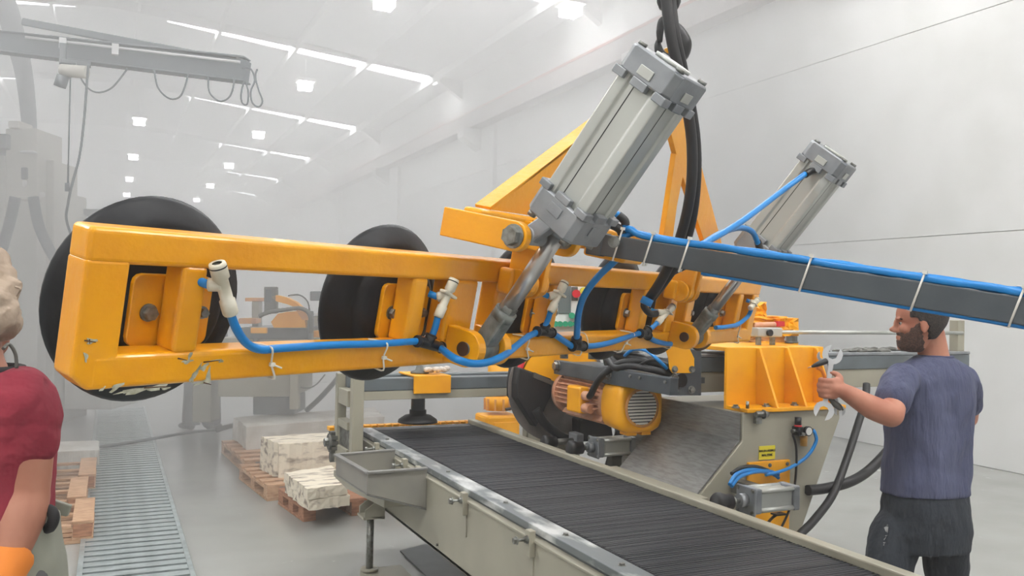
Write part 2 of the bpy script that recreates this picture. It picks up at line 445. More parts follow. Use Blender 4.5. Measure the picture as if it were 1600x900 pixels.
# grey hose lying across the grate
a = at_z(172, 698, .03); b_ = at_z(290, 678, .03); c = at_z(345, 670, .03); d = at_z(60, 706, .02)
tag(MB().tube([d, a+V((0,0,.012)), b_+V((0,0,.012)), c, c+V((1.0, .8, 0)), c+V((2.2, .6, 0))], .018).build('floor_hose', 'grey2'),
    'thin grey hose lying across the drain grate and the floor', 'hose')

# ================================================================ PALLETS AND STONE
def pallet(label, loc, rz, L=1.0, Wd=.8, m='wood', group='wooden pallets carrying stone', up=False, h=.13):
    t = thing('pallet', label, 'pallet', (0, 0, 0), group, mtx=Matrix.Translation(V(loc)) @ Matrix.Rotation(rz, 4, 'Z'))
    n = 6
    for i in range(n):           # deck boards run along local x
        y0 = i*(L-.1)/(n-1)
        MB().box((0, y0, h-.022), (Wd, y0+.1, h)).build('deck_board', m, t, bevel=.002, seg=1)
    for i in range(3):
        x0 = i*(Wd-.1)/2
        MB().box((x0, 0, h-.044), (x0+.1, L, h-.0225)).build('stringer', m, t, bevel=.002, seg=1)
        MB().box((x0, 0, 0), (x0+.1, L, .018)).build('skid', m, t, bevel=.002, seg=1)
        for j in range(3):
            y0 = j*(L-.12)/2
            MB().box((x0+.002, y0, .0185), (x0+.098, y0+.12, h-.0445)).build('block', m, t, bevel=.003, seg=1)
    return t
def stone(name, label, corners, z0, z1, m, rough=.012, group=None, layers=1):
    """sawn block with broken edges; corners = 4 ground points (ccw)"""
    t = thing(name, label, 'stone', (0, 0, 0), group, mtx=Matrix.Translation(V((corners[0][0], corners[0][1], z0))))
    o0 = V((corners[0][0], corners[0][1], 0)); nu, nv = 10, 8
    P = [V((c[0], c[1], 0))-o0 for c in corners]; hz = (z1-z0)/layers
    for L_ in range(layers):
        mb = MB(); nz = 3; off = [V((random.uniform(-.012, .012), random.uniform(-.012, .012), 0)) for _ in range(1)][0] if L_ else V((0,0,0))
        ring = []
        for side in range(4):
            for i in range(nu): ring.append(P[side].lerp(P[(side+1) % 4], i/nu))
        cen = sum(P, V((0,0,0)))/4
        rings = []
        jit = [random.uniform(-rough, rough) for _ in ring]
        for k in range(nz+1):
            zz = L_*hz + hz*k/nz - (.002 if k == nz and L_ < layers-1 else 0)
            rings.append([cen+(p-cen)*(1+(jit[i]+random.uniform(-rough, rough)*.5)/max(.2, (p-cen).length)) + off + V((0, 0, zz+(random.uniform(-1, 0)*rough*.4 if k == nz else 0))) for i, p in enumerate(ring)])
        mb.rings(rings, smooth=False)
        mb.build('slab', m, t)
    return t
pallet('wooden pallet under the veined marble slab, next to the conveyor leg', (1.33, 6.42, 0), .12, .62, .85, 'wood2')
pallet('wooden pallet under the thick cream marble block, middle of the row', (1.19, 7.16, 0), .1, .95, .85)
pallet('wooden pallet under the long grey stone slab, furthest of its row', (1.17, 8.3, 0), .06, 1.2, 1.7)
A = [(1.29, 6.55), (1.72, 6.62), (1.83, 7.05), (1.27, 7.12)]
q = [at_z(483, 764, .29), at_z(546, 756, .29), at_z(520, 727, .29), at_z(447, 738, .29)]
stone('marble_block', 'white marble block with dark veins and a sloping broken corner', [(p.x, p.y) for p in q], .132, .29, 'marble', .012, 'stones on pallets by the conveyor', 2)
q = [at_z(436, 693, .42), at_z(524, 689, .42), at_z(518, 675, .42), at_z(408, 682, .42)]
stone('marble_block', 'thick cream marble block on the middle pallet', [(p.x, p.y) for p in q], .132, .42, 'marble', .014, 'stones on pallets by the conveyor', 1)
q = [at_z(386, 667, .36), at_z(600, 650, .36), at_z(585, 636, .36), at_z(365, 652, .36)]
stone('stone_slab', 'long pale grey stone slab on the furthest pallet', [(p.x, p.y) for p in q], .132, .36, 'marbleg', .012, 'stones on pallets by the conveyor', 1)
# left: two upturned pallets with blocks showing, a slab behind
def upturned(label, x1, y0, L, Wd, rz=0, grp='upturned pallets beside the grate'):
    t = thing('pallet', label, 'pallet', (0, 0, 0), grp, mtx=Matrix.Translation(V((x1, y0, 0))) @ Matrix.Rotation(rz, 4, 'Z'))
    for i in range(6):
        y = i*(L-.09)/5
        MB().box((-Wd, y, 0), (0, y+.09, .02)).build('deck_board', 'wood', t, bevel=.002, seg=1)
    for i in range(3):
        x = -.13-i*(Wd-.13)/2
        MB().box((x, 0, .128), (x+.13, L, .148)).build('skid', 'wood', t, bevel=.002, seg=1)
        for j in range(3):
            y = j*(L-.12)/2
            MB().box((x+.008, y+.002, .0405), (x+.122, y+.118, .1275)).build('block', 'wood2', t, bevel=.003, seg=1)
        MB().box((x, 0, .0205), (x+.13, L, .040)).build('stringer', 'wood', t, bevel=.002, seg=1)
    for y in (0, (L-.09)/2+.02, L-.09):
        MB().box((-Wd+.131, y+.001, .100), (-.131, y+.06, .12)).build('cross_board', 'wood', t, bevel=.002, seg=1)
    return t
upturned('upturned wooden pallet beside the grate, nearest to the red-shirted worker', -.06, 6.38, .70, .95, .0)
upturned('upturned wooden pallet beside the grate, between two others', -.12, 7.14, .76, .95, .0)
upturned('upturned wooden pallet beside the grate, next to the pale stone slab', -.07, 7.98, .80, .95, -.0)
q = [at_z(86, 706, .17), at_z(155, 703, .17), at_z(154, 688, .17), at_z(80, 690, .17)]
stone('stone_slab', 'pale stone slab lying beside the grate behind the pallets', [(p.x, p.y) for p in q], .001, .17, 'marbleg', .01)
q = [at_z(70, 742, .26), at_z(84, 735, .26), at_z(82, 692, .26), at_z(40, 694, .26)]
stone('stone_slab', 'pale stone slab leaning on the pallets beside the red-shirted worker', [(p.x, p.y) for p in q], .145, .26, 'marbleg', .01)
# ================================================================ BELT CONVEYOR
XL, XR, YE = 1.60, 2.29, 5.62
cv = thing('belt_conveyor', 'long cream belt conveyor with black ribbed belt running under the saw', 'conveyor', (1.95, 3, 0))
MB().box((XL-.005, -.6, .74), (XR+.003, YE-.03, .8)).build('belt', 'belt', cv, bevel=.02)
# fine ribs across the belt
mb = MB(); y = .9; rn = random.Random(7)
while y < 5.5: mb.box((XL, y, .7995), (XR, y+rn.uniform(.004, .010), .8008+rn.uniform(0, .0012))); y += rn.uniform(.010, .022)
rb = mb.build('belt_ribs', 'belt', cv); rb['kind'] = 'stuff'
MB().box((1.50, -.6, .775), (1.592, YE-.03, .803)).build('rail', 'railtop', cv, bevel=.003, label='dusty aluminium side rail')
MB().box((1.506, -.6, .735), (1.59, YE-.04, .775)).build('rail', 'grey', cv)
MB().box((1.478, -.6, .43), (1.50, YE+.06, .762)).build('side_panel', 'cream', cv, bevel=.004)
MB().box((1.470, -.6, .755), (1.51, YE, .766)).build('panel_lip', 'cream', cv, bevel=.003)
MB().box((1.478, -.6, .43), (1.56, YE+.06, .45)).build('bottom_flange', 'cream', cv, bevel=.003)
MB().box((2.30, -.6, .43), (2.33, YE+.06, .80)).build('side_panel', 'cream', cv, bevel=.004)
MB().box((2.293, -.6, .795), (2.345, YE, .828)).build('rail', 'cream', cv, bevel=.006, label='cream right-hand rail')
# toothed yellow strip and end roller at the far end
MB().cyl((1.5, YE-.02, .755), (2.3, YE-.02, .755), .045).build('end_roller', 'steel', cv)
st = MB().box((1.33, YE+.03, .78), (2.34, YE+.11, .805)).build('end_strip', 'yellow2', cv, bevel=.003)
for i in range(20):
    x = 1.36+i*.049
    child(MB().box((x, YE-.005, .788), (x+.036, YE+.06, .812)), 'tooth', 'yellow2', st, cv, bevel=.002, seg=1)
# left end cheek with chain drive
q = [at_x(522, 662, 1.36), at_x(545, 672, 1.36), at_x(545, 720, 1.36), at_x(524, 712, 1.36)]
ck = MB().prism(q, (.03, 0, 0)).build('drive_plate', 'steel', cv, bevel=.003)
c0 = at_x(527, 690, 1.36)
child(MB().cyl(c0-V((.06, 0, 0)), c0, .05, n=18), 'sprocket', 'steeldark', ck, cv)
child(MB().cyl(c0-V((.085, 0, 0)), c0-V((.06, 0, 0)), .028, n=6, smooth=False), 'nut', 'steel', ck, cv)
for s in range(10):
    an = s*.628; p = c0+V((-.03, math.cos(an)*.058, math.sin(an)*.058))
    child(MB().box(p-V((.02, .012, .012)), p+V((.02, .012, .012))), 'sprocket_tooth', 'steeldark', ck, cv)
c1 = c0+V((0, .02, -.1)); child(MB().cyl(c1-V((.04,0,0)), c1, .035, n=14), 'sprocket', 'steeldark', ck, cv)
MB().prism([at_x(px, py, 1.30) for px, py in ((521, 734), (521, 744), (541, 764), (600, 794), (600, 752))], (.176, 0, 0)).build('drive_housing', 'cream', cv, bevel=.006)
# clamps with bolts along the left rail
for (px, py) in ((634, 716), (655, 728), (727, 762), (831, 815), (970, 884), (590, 690)):
    p = at_x(px, py, 1.47); y = p.y
    cl = MB().box((1.452, y-.02, .70), (1.478, y+.02, .80)).build('clamp', 'cream', cv, bevel=.003)
    for dz in (.765,):
        child(MB().cyl((1.40, y, dz), (1.452, y, dz), .006, n=8), 'stud', 'steel', cl, cv)
        child(MB().hexbolt((1.452, y, dz), (-1, 0, 0), .013, .012), 'nut', 'steel', cl, cv)
        child(MB().hexbolt((1.408, y, dz), (-1, 0, 0), .013, .014), 'bolt', 'steel', cl, cv)
    MB().box((1.472, y-.012, .60), (1.4785, y+.012, .70)).build('weld_strip', 'cream', cv, bevel=.002)
for px, py in ((605, 688), (700, 745), (790, 800), (972, 878), (884, 838)):
    p = at_x(px, py, 1.55)
    MB().hexbolt((1.55, p.y, .802), (0, 0, 1), .011, .009).build('bolt', 'steel', cv)
p = at_x(684, 851, 1.477)
MB().cyl((1.468, p.y, p.z), (1.479, p.y, p.z), .006, n=12).build('hole_plug', 'steeldark', cv)
# hazard triangle on the side panel
p = at_x(829, 889, 1.477)
tr = MB().prism([(1.4765, p.y, p.z+.0), (1.4765, p.y, p.z-.16), (1.4765, p.y-.14, p.z-.16)], (.0015, 0, 0)).build('warning_sign', 'ink', cv)
child(MB().prism([(1.4755, p.y-.012, p.z-.03), (1.4755, p.y-.012, p.z-.148), (1.4755, p.y-.115, p.z-.148)], (.001, 0, 0)), 'sign_face', 'sign', tr, cv)
# tray on the left side
T = .803
A, B, C_, D = [at_z(*q_, T) for q_ in ((522, 712), (573, 740), (667, 733), (617, 704))]
A = V((1.135, A.y, T)); B = V((1.165, B.y, T)); C_ = V((1.478, C_.y, T)); D = V((1.478, D.y, T))
tray = MB()
def sheet(mb, a, b, za, zb, t=.012):
    d = (b-a).normalized(); n = V((d.y, -d.x, 0))*t
    a0 = V((a.x, a.y, za)); b0 = V((b.x, b.y, zb)); mb.hexa([a, b, b-n, a-n], [a0, b0, b0-n, a0-n])
mb = MB(); sheet(mb, B, C_, T-.10, T-.20); fr = mb.build('tray_wall', 'traym', cv, bevel=.003)
mb = MB(); sheet(mb, A, B, T-.10, T-.10); mb.build('tray_wall', 'traym', cv, bevel=.003)
mb = MB(); sheet(mb, D, A, T-.12, T-.10); mb.build('tray_wall', 'traym', cv, bevel=.003)
MB().hexa([V((A.x, A.y, T-.10)), V((B.x, B.y, T-.10)), V((C_.x, C_.y, T-.2)), V((D.x, D.y, T-.2))],
          [V((A.x, A.y, T-.108)), V((B.x, B.y, T-.108)), V((C_.x, C_.y, T-.208)), V((D.x, D.y, T-.208))]).build('tray_floor', 'stainless', cv)
for a, b in ((A, B), (B, C_), (D, A)):
    MB().beam(a+V((0,0,.004)), b+V((0,0,.004)), .03, .012).build('tray_rim', 'stainless', cv, bevel=.002)
# levelling leg
p = at_x(582, 790, 1.42)
y = p.y
bk = MB().prism([(1.478, y-.06, .52), (1.36, y-.06, .44), (1.36, y-.06, .40), (1.478, y-.06, .38)], (0, .012, 0)).build('leg_bracket', 'cream', cv, bevel=.003)
child(MB().prism([(1.478, y+.06, .52), (1.36, y+.06, .44), (1.36, y+.06, .40), (1.478, y+.06, .38)], (0, .012, 0)), 'gusset', 'cream', bk, cv, bevel=.003)
child(MB().box((1.35, y-.06, .385), (1.48, y+.072, .40)), 'plate', 'cream', bk, cv, bevel=.003)
MB().cyl((1.41, y, .09), (1.41, y, .388), .021).build('leg', 'steel', cv)
MB().cyl((1.41, y, .075), (1.41, y, .09), .05).build('foot', 'cream', cv)
fb = MB().box((1.37, 1.0, .0), (1.62, y+.06, .07)).build('base_beam', 'cream', cv, bevel=.005)
for yy in (1.4, 3.2):
    MB().box((1.485, yy, .07), (1.60, yy+.1, .43)).build('leg', 'cream', cv, bevel=.004)
for yy in (1.4, 3.2, 5.1):
    MB().box((2.2, yy, .0), (2.31, yy+.1, .43)).build('leg', 'cream', cv, bevel=.004)
tag(MB().prism([at_z(625, 862, .004), at_z(760, 862+130, .004), at_z(860, 930, .004), at_z(668, 851, .004)], (0, 0, .008)).build('dark_sheet', 'grey'),
    'thin dark sheet on the floor under the conveyor', 'mat')  # thin dark grey sheet laid flat below the conveyor

# ================================================================ BRIDGE over the far end of the conveyor
br = thing('conveyor_bridge', 'cream and slate-grey steel bridge standing across the conveyor far end', 'frame', (1.4, 5.2, 0))
def H_(px, py, Y=5.2): return at_y(px, py, Y)
zt = H_(590, 595).z; 
xa, xb = 1.42, 2.78
MB().box((xa, 5.2, 1.03), (xb, 5.28, 1.085)).build('beam', 'cream', br, bevel=.004)
MB().box((xa, 5.195, 1.086), (xb, 5.28, 1.165)).build('beam', 'grey2', br, bevel=.006)
MB().box((xa-.03, 5.44, 1.03), (xb, 5.52, 1.085)).build('beam', 'cream', br, bevel=.004)
MB().box((xa-.03, 5.44, 1.086), (xb, 5.52, 1.165)).build('beam', 'grey2', br, bevel=.006)
MB().box((xa, 5.281, 1.13), (xb, 5.439, 1.14)).build('top_plate', 'grey2', br)
MB().box((1.36, 5.19, .60), (1.43, 5.26, 1.172)).build('post', 'cream', br, bevel=.004)
MB().box((1.34, 5.50, .60), (1.40, 5.56, 1.172)).build('post', 'cream', br, bevel=.004)
for z0, z1 in ((.985, 1.085), (.84, .89), (.5, .72)):
    MB().box((1.345, 5.261, z0), (1.405, 5.499, z1)).build('cross_bar', 'cream', br, bevel=.003)
for xx, yy in ((2.72, 5.25), (2.72, 5.55)):
    MB().box((xx, yy, 0), (xx+.09, yy+.07, 1.028)).build('post', 'cream', br, bevel=.004)
MB().box((2.73, 5.32, .60), (2.79, 5.55, .72)).build('cross_bar', 'cream', br, bevel=.003)
MB().prism([(2.81, 5.27, .78), (3.0, 5.27, .60), (3.0, 5.27, .52), (2.81, 5.27, .62)], (0, .05, 0)).build('brace', 'cream', br, bevel=.003)
# yellow saddle with vacuum foot
sd = thing('suction_gripper', 'yellow saddle on the bridge beam with black suction foot below', 'suction cup', (1.85, 5.3, 1.17))
x0, x1 = H_(645, 600).x, H_(702, 600).x
MB().box((x0, 5.18, 1.168), (x1, 5.50, 1.178)).build('saddle', 'yellow2', sd, bevel=.002)
MB().box((x0, 5.17, H_(670, 614).z), (x1, 5.19, 1.178)).build('saddle_front', 'yellow2', sd, bevel=.002)
xm = (x0+x1)/2-.03
MB().lathe([(.0, 0), (.06, 0), (.06, .012), (.03, .02), (.022, .05), (0, .05)], (xm, 5.34, 1.179), (0, 0, 1)).build('knob', 'steeldark', sd)
rn = random.Random(3); mb = MB()
for i in range(9): mb.ell((xm+.03+i*.018, 5.3+rn.uniform(-.03, .03), 1.2+rn.uniform(0, .012)), (.025, .03, .018), nu=8, nv=5)
mb.build('plastic_wrap', 'plastic', sd)
MB().cyl((xm, 5.36, .93), (xm, 5.36, 1.13), .045).build('stem', 'grey', sd)
MB().lathe([(.0, 0), (.13, 0), (.125, .018), (.085, .045), (.055, .05), (.055, .08), (0, .08)], (xm, 5.36, .86), (0, 0, 1)).build('cup', 'rubberdark', sd)

# yellow gear motor standing behind the conveyor
gm = thing('gear_motor', 'yellow gear motor standing behind the conveyor under the bridge', 'motor', at_y(775, 680, 6.3))
c = at_y(776, 660, 6.3); cz = c.z
g1 = at_y(805, 646, 6.3); g0 = at_y(752, 682, 6.3)
MB().box((g0.x, 6.2, g0.z-.2), (g1.x, 6.45, g1.z)).build('gearbox', 'yellow2', gm, bevel=.02)
MB().box((g0.x+.03, 6.22, 0), (g1.x-.03, 6.42, g0.z-.2)).build('pedestal', 'cream', gm, bevel=.01)
MB().box((g0.x+.06, 6.19, g0.z-.1), (g1.x-.03, 6.2, g1.z-.05)).build('cover', 'yellow2', gm, bevel=.004)
m0 = at_y(778, 640, 6.32); m1 = at_y(778, 618, 6.32)
MB().cyl(m0, m1, .1).build('flange', 'yellow2', gm)
for i in range(10):
    an = i*.628; MB().box((-.006, .085, 0), (.006, .115, m1.z-m0.z-.02), Matrix.Translation(m0) @ Matrix.Rotation(an, 4, 'Z')).build('fin', 'yellowdirt', gm)
MB().cyl(m1, m1+V((0, 0, .3)), .085).build('motor', 'yellow2', gm)
MB().lathe([(.0, 0), (.1, 0), (.09, .03), (.05, .045), (0, .045)], m1+V((0, 0, .3)), (0, 0, 1)).build('cap', 'yellow2', gm)
MB().tube([at_y(790, 640, 6.2), at_y(802, 636, 6.2), at_y(806, 622, 6.25), at_y(800, 612, 6.3)], .012).build('cable', 'blackpl', gm)
MB().cyl(g0+V((-.03, .1, .06)), g0+V((0.02, .1, .06)), .05).build('shaft_cover', 'yellowdirt', gm)

# ================================================================ SAW HEAD
SX = 2.6
sw = thing('cross_cut_saw', 'dusty orange motor and saw blade under a dark grey arm beside the belt', 'saw', (SX, 4.3, .8))
def S(px, py, x=SX): return at_x(px, py, x)
fc = S(1003, 637); fy0 = fc.y; R = .15; cx, cz = fc.x, fc.z
# motor barrel with fins
mt = MB().cyl((cx, fy0+.22, cz), (cx, fy0+.80, cz), .106, n=32).build('motor_body', 'copper', sw)
for i in range(30):
    an = 2*math.pi*i/30
    if -2.4 < (an-math.pi*1.0) < -1.9: continue
    mb = MB().box((-.003, .09, 0), (.003, .138, .46), Matrix.Translation(V((cx, fy0+.28, cz))) @ Matrix.Rotation(-math.pi/2, 4, 'X') @ Matrix.Rotation(an, 4, 'Z'))
    child(mb, 'fin', 'copper', mt, sw)
child(MB().box((cx-.172, fy0+.37, cz-.075), (cx-.10, fy0+.53, cz+.075)), 'terminal_box', 'yellow2', mt, sw, bevel=.012)
child(MB().cyl((cx-.15, fy0+.36, cz+.03), (cx-.14, fy0+.30, cz+.03), .026), 'cable_gland', 'copper', mt, sw)
child(MB().cyl((cx-.15, fy0+.36, cz-.04), (cx-.14, fy0+.30, cz-.04), .026), 'cable_gland', 'copper', mt, sw)
child(MB().cyl((cx, fy0+.76, cz), (cx, fy0+.80, cz), .13, n=32), 'end_flange', 'copper', mt, sw)
# fan cover: rounded square cowl
def rsq(r, k, y, n=32):
    out_ = []
    for i in range(n):
        a = 2*math.pi*i/n; c_, s_ = math.cos(a), math.sin(a)
        q_ = (abs(c_)**k+abs(s_)**k)**(-1/k); out_.append(V((cx+r*q_*c_, y, cz+r*q_*s_)))
    return out_
cw = MB().rings([rsq(.112, 2.5, fy0+.24), rsq(.130, 4, fy0+.20), rsq(.138, 4.5, fy0+.03), rsq(.128, 4, fy0+.002), rsq(.104, 2, fy0+.0), rsq(.102, 2, fy0+.012)]).build('fan_cover', 'yellow2', sw)
child(MB().cyl((cx, fy0+.006, cz), (cx, fy0+.03, cz), .098, n=32), 'fan_recess', 'blackpl', cw, sw)
for i in range(11):
    z = -.085+i*.017; hw = math.sqrt(max(0, .094**2-z*z))
    child(MB().box((cx-hw, fy0-.004, cz+z-.0055), (cx+hw, fy0+.006, cz+z+.0055)), 'grille_bar', 'fan', cw, sw, bevel=.001, seg=1)
child(MB().lathe([(.092, 0), (.106, 0), (.106, .012), (.092, .012)], (cx, fy0-.004, cz), (0, 1, 0), closed=False), 'grille_ring', 'yellowdirt', cw, sw)
for sx_ in (-1, 1):
    child(MB().box((cx+sx_*.045-.03, fy0+.02, cz-.152), (cx+sx_*.045+.03, fy0+.1, cz-.13)), 'foot', 'yellow2', cw, sw, bevel=.004)
# blade + guards: blade plane across the belt
bc = V((cx-.02, fy0+.92, cz+.02)); 
br_ = bc.z-.78
MB().cyl(bc+V((0, 0, 0)), bc+V((0, .006, 0)), br_, n=64).build('blade', 'dust', sw)
MB().cyl(bc-V((0, .03, 0)), bc+V((0, .0, 0)), .07, n=24).build('blade_flange', 'steeldark', sw)
def arc(r0, r1, a0, a1, y0, y1, mb, n=24, c=bc):
    A_ = [c+V((r0*math.cos(a0+(a1-a0)*i/n), y0, r0*math.sin(a0+(a1-a0)*i/n))) for i in range(n+1)]
    B_ = [c+V((r1*math.cos(a0+(a1-a0)*i/n), y0, r1*math.sin(a0+(a1-a0)*i/n))) for i in range(n+1)]
    for i in range(n): mb.hexa([A_[i], A_[i+1], B_[i+1], B_[i]], [p+V((0, y1-y0, 0)) for p in (A_[i], A_[i+1], B_[i+1], B_[i])])
    return mb
gd = arc(.05, .30, math.radians(15), math.radians(165), -.05, -.042, MB()).build('blade_guard', 'yellow2', sw)
child(arc(.292, .30, math.radians(15), math.radians(165), -.05, .07, MB()), 'guard_rim', 'yellow2', gd, sw)
child(arc(.05, .30, math.radians(15), math.radians(165), .062, .07, MB()), 'guard_back', 'yellow2', gd, sw)
# black rubber hood at left
h0, h1, h2, h3, h4, h5 = [at_y(px, py, bc.y-.08) for px, py in ((812, 574), (862, 592), (862, 618), (838, 668), (808, 622), (808, 600))]
MB().prism([h0, h1, h2, h3, h4, h5], (0, .16, 0)).build('dust_hood', 'rubberdark', sw, bevel=.008)
hh = [at_y(px, py, bc.y-.1) for px, py in ((836, 582), (870, 598), (868, 604), (834, 590))]
MB().prism(hh, (0, .02, 0)).build('hood_strip', 'steeldark', sw)
rp = [at_y(px, py, bc.y-.06) for px, py in ((811, 592), (813, 577), (818, 563), (820, 566), (816, 580), (814, 592))]
MB().prism(rp, (0, .05, 0)).build('lever', 'redp', sw)
p = at_y(827, 570, bc.y); MB().cyl(p-V((0,0,.02)), p+V((0,0,.07)), .026).build('water_inlet', 'steel', sw)
MB().hexbolt(p+V((0, 0, .07)), (0, 0, 1), .03, .03).build('nut', 'steel', sw)
MB().tube([at_y(838, 640, bc.y-.1), at_y(852, 662, bc.y-.1), at_y(880, 684, bc.y-.1), at_y(905, 690, bc.y-.1)], .03).build('dust_tube', 'rubberdark', sw)
mb = MB(); mb.prism([at_y(px, py, bc.y-.14) for px, py in ((905, 655), (925, 650), (955, 660), (960, 690), (905, 690))], (0, .1, 0)); mb.build('splash_guard', 'rubberdark', sw, bevel=.01)
ug = [at_y(px, py, 4.75) for px, py in ((1002, 534), (1002, 496), (1012, 487), (1028, 486), (1044, 494), (1052, 508), (1052, 534))]
MB().prism(ug, (0, .08, 0)).build('upper_guard', 'yellow2', sw, bevel=.004)
MB().cyl((2.95, 4.79, AZ_ if False else 1.25), (2.95, 4.79, 1.5), .03).build('guard_post', 'steeldark', sw)
# dark arm along the motor
a0, a1 = S(872, 575, 2.50), S(1055, 602, 2.50)
AY0, AY1 = a1.y, a0.y; AZ = (a0.z+a1.z)/2
arm = MB().box((2.47, AY0, AZ-.042), (2.52, AY1, AZ+.042)).build('arm', 'grey', sw, bevel=.004)
for px, py in ((872, 577), (951, 592)):
    p = S(px, py, 2.47); child(MB().hexbolt((2.47, p.y, AZ+.01), (-1, 0, 0), .026, .03), 'bolt', 'steel', arm, sw)
for px in (1000, 1040, 985): 
    p = S(px, 600, 2.47); child(MB().cyl((2.462, p.y, AZ+.02), (2.47, p.y, AZ+.02), .008), 'bolt', 'steel', arm, sw)
pl = [at_y(px, py, 3.55) for px, py in ((1096, 545), (1096, 618), (1048, 618), (1048, 590), (1062, 585), (1080, 545))]
pt = MB().prism(pl, (0, .03, 0)).build('end_plate', 'grey', sw, bevel=.004)
for px, py in ((1054, 610), (1080, 609), (1054, 590)):
    p = at_y(px, py, 3.55); child(MB().hexbolt(p, (0, -1, 0), .016, .016), 'bolt', 'steel', pt, sw)
p = at_y(1063, 594, 3.55); child(MB().cyl(p-V((0, .012, 0)), p, .035), 'boss', 'blackpl', pt, sw)
yp = [at_y(px, py, 3.50) for px, py in ((1036, 528), (1070, 528), (1085, 560), (1085, 577), (1081, 583), (1051, 583), (1047, 577), (1045, 560))]
yc = MB().prism(yp, (0, .008, 0)).build('cover_plate', 'yellow2', sw, bevel=.002)
for px, py in ((1054, 577), (1081, 577)):
    p = at_y(px, py, 3.50); child(MB().hexbolt(p, (0, -1, 0), .014, .012), 'bolt', 'steel', yc, sw)
MB().box((2.52, 3.58, AZ+.0), (2.76, AY1, AZ+.03)).build('top_plate', 'grey', sw)
for i, yy in enumerate((3.75, 4.0, 4.25, 4.5)):
    MB().cyl((2.64, yy, AZ+.06), (2.64, yy, AZ+.10), .03).build('bearing', 'steeldark', sw)
MB().cyl((2.58, 3.6, AZ+.09), (2.58, 4.35, AZ+.12), .03).build('damper', 'blackpl', sw)
MB().cyl((2.55, 3.85, AZ+.16), (2.55, 4.25, AZ+.13), .022).build('cylinder', 'alu', sw)
MB().cyl((2.60, 4.25, AZ+.05), (2.60, 4.35, AZ+.25), .03).build('pivot', 'steel', sw)
MB().cyl((2.55, 4.7, AZ+.05), (2.55, 4.7, AZ+.13), .026).build('pivot', 'steel', sw)
MB().tube([(cx-.14, fy0+.32, cz+.03), (cx-.17, fy0+.25, cz+.05), (cx-.17, fy0+.15, cz+.15), (cx-.10, fy0+.05, AZ+.08), (2.58, 3.75, AZ+.1), (2.6, 3.62, AZ+.11)], .019, n=12).build('hose', 'rubberdark', sw)
def sp(*q_): return [S(px, py, x) for px, py, x in q_]
MB().tube(sp((938, 548, 2.5), (948, 560, 2.48), (962, 575, 2.47), (985, 572, 2.5), (1030, 580, 2.55), (1052, 588, 2.6)), .018).build('hose', 'rubberdark', sw)
MB().tube(sp((930, 545, 2.55), (945, 552, 2.5), (958, 566, 2.5), (975, 585, 2.52), (968, 600, 2.5)), .022).build('hose', 'rubberdark', sw)
MB().tube(sp((976, 556, 2.5), (990, 546, 2.5), (1010, 548, 2.5), (1028, 562, 2.5), (1042, 576, 2.55)), .009).build('air_line', 'blue', sw)
MB().tube(sp((1000, 570, 2.52), (1020, 562, 2.52), (1045, 570, 2.55)), .008).build('hose', 'blackpl', sw)
# ================================================================ SAW BASE (cream cabinet with the cross slide)
YC = 3.3
cb = thing('stone_saw', 'large cream sheet-metal base cabinet of the stone saw with yellow ribbed bracket', 'machine', (2.9, 3.3, 0))
def Cc(px, py, Y=YC): return at_y(px, py, Y)
TZ = 1.148; XL2 = 2.77
fr = [(XL2, YC, TZ), (3.395, YC, TZ), (3.40, YC, 1.10), (3.145, YC, .53), (2.98, YC, .0), (2.46, YC, 0), (2.46, YC, .70), (2.497, YC, .741), (2.773, YC, 1.011)]
MB().prism(fr, (0, .70, 0)).build('body', 'cream', cb, bevel=.006)
# stainless lining of the slanted chute on its left
MB().hexa([(XL2-.002, 3.31, TZ-.002), (XL2-.006, 3.31, 1.011), (XL2-.006, 4.0, 1.011), (XL2-.002, 4.0, TZ-.002)],
          [(XL2-.008, 3.31, TZ-.002), (XL2-.012, 3.31, 1.011), (XL2-.012, 4.0, 1.011), (XL2-.008, 4.0, TZ-.002)]).build('side_plate', 'stainless', cb)
MB().hexa([(XL2-.004, 3.31, 1.012), (2.495, 3.31, .743), (2.495, 3.99, .743), (XL2-.004, 3.99, 1.012)],
          [(XL2-.012, 3.31, 1.014), (2.487, 3.31, .746), (2.487, 3.99, .746), (XL2-.012, 3.99, 1.014)]).build('slanted_plate', 'stainless', cb)
MB().box((2.345, 3.2, .775), (2.50, 3.99, .785)).build('ledge', 'cream', cb, bevel=.002)
MB().tube([(2.98, 4.5, 1.1), (2.9, 4.48, .95), (2.8, 4.46, .8), (2.7, 4.44, .5)], .045, n=12).build('drain_pipe', 'rubberdark', cb)
MB().box((3.05, 4.02, .0), (3.3, 4.9, .95)).build('rear_panel', 'stainless', cb)
# yellow bracket
x0, x1 = 2.785, 3.40
bz0, bz1 = TZ, 1.455
bk = MB().box((x0, YC+.14, bz0), (x1+.02, YC+.16, bz1)).build('bracket', 'yellow2', cb, bevel=.003)
MB().box((x0, YC-.02, bz0+.0005), (x1+.02, YC+.139, bz0+.02)).build('bracket_flange', 'yellow2', cb, bevel=.003)
MB().box((x0-.0, YC+.161, bz1-.02), (x1+.02, YC+.55, bz1)).build('bracket_top', 'yellow2', cb, bevel=.003)
MB().prism([(x0+.0, YC+.4, bz1+.0), (x0, YC+.62, bz1+.0), (x0, YC+.62, bz1-.02), (x0, YC+.4, bz1-.02)], (-.10, .0, 0)).build('bracket_tab', 'yellow2', cb)
for px in (1182, 1226, 1271):
    x = Cc(px, 545, YC+.14).x
    MB().prism([(x, YC+.139, bz1-.004), (x, YC+.12, bz1-.004), (x, YC-.015, bz0+.021), (x, YC+.139, bz0+.021)], (.014, 0, 0)).build('rib', 'yellow2', cb, bevel=.002)
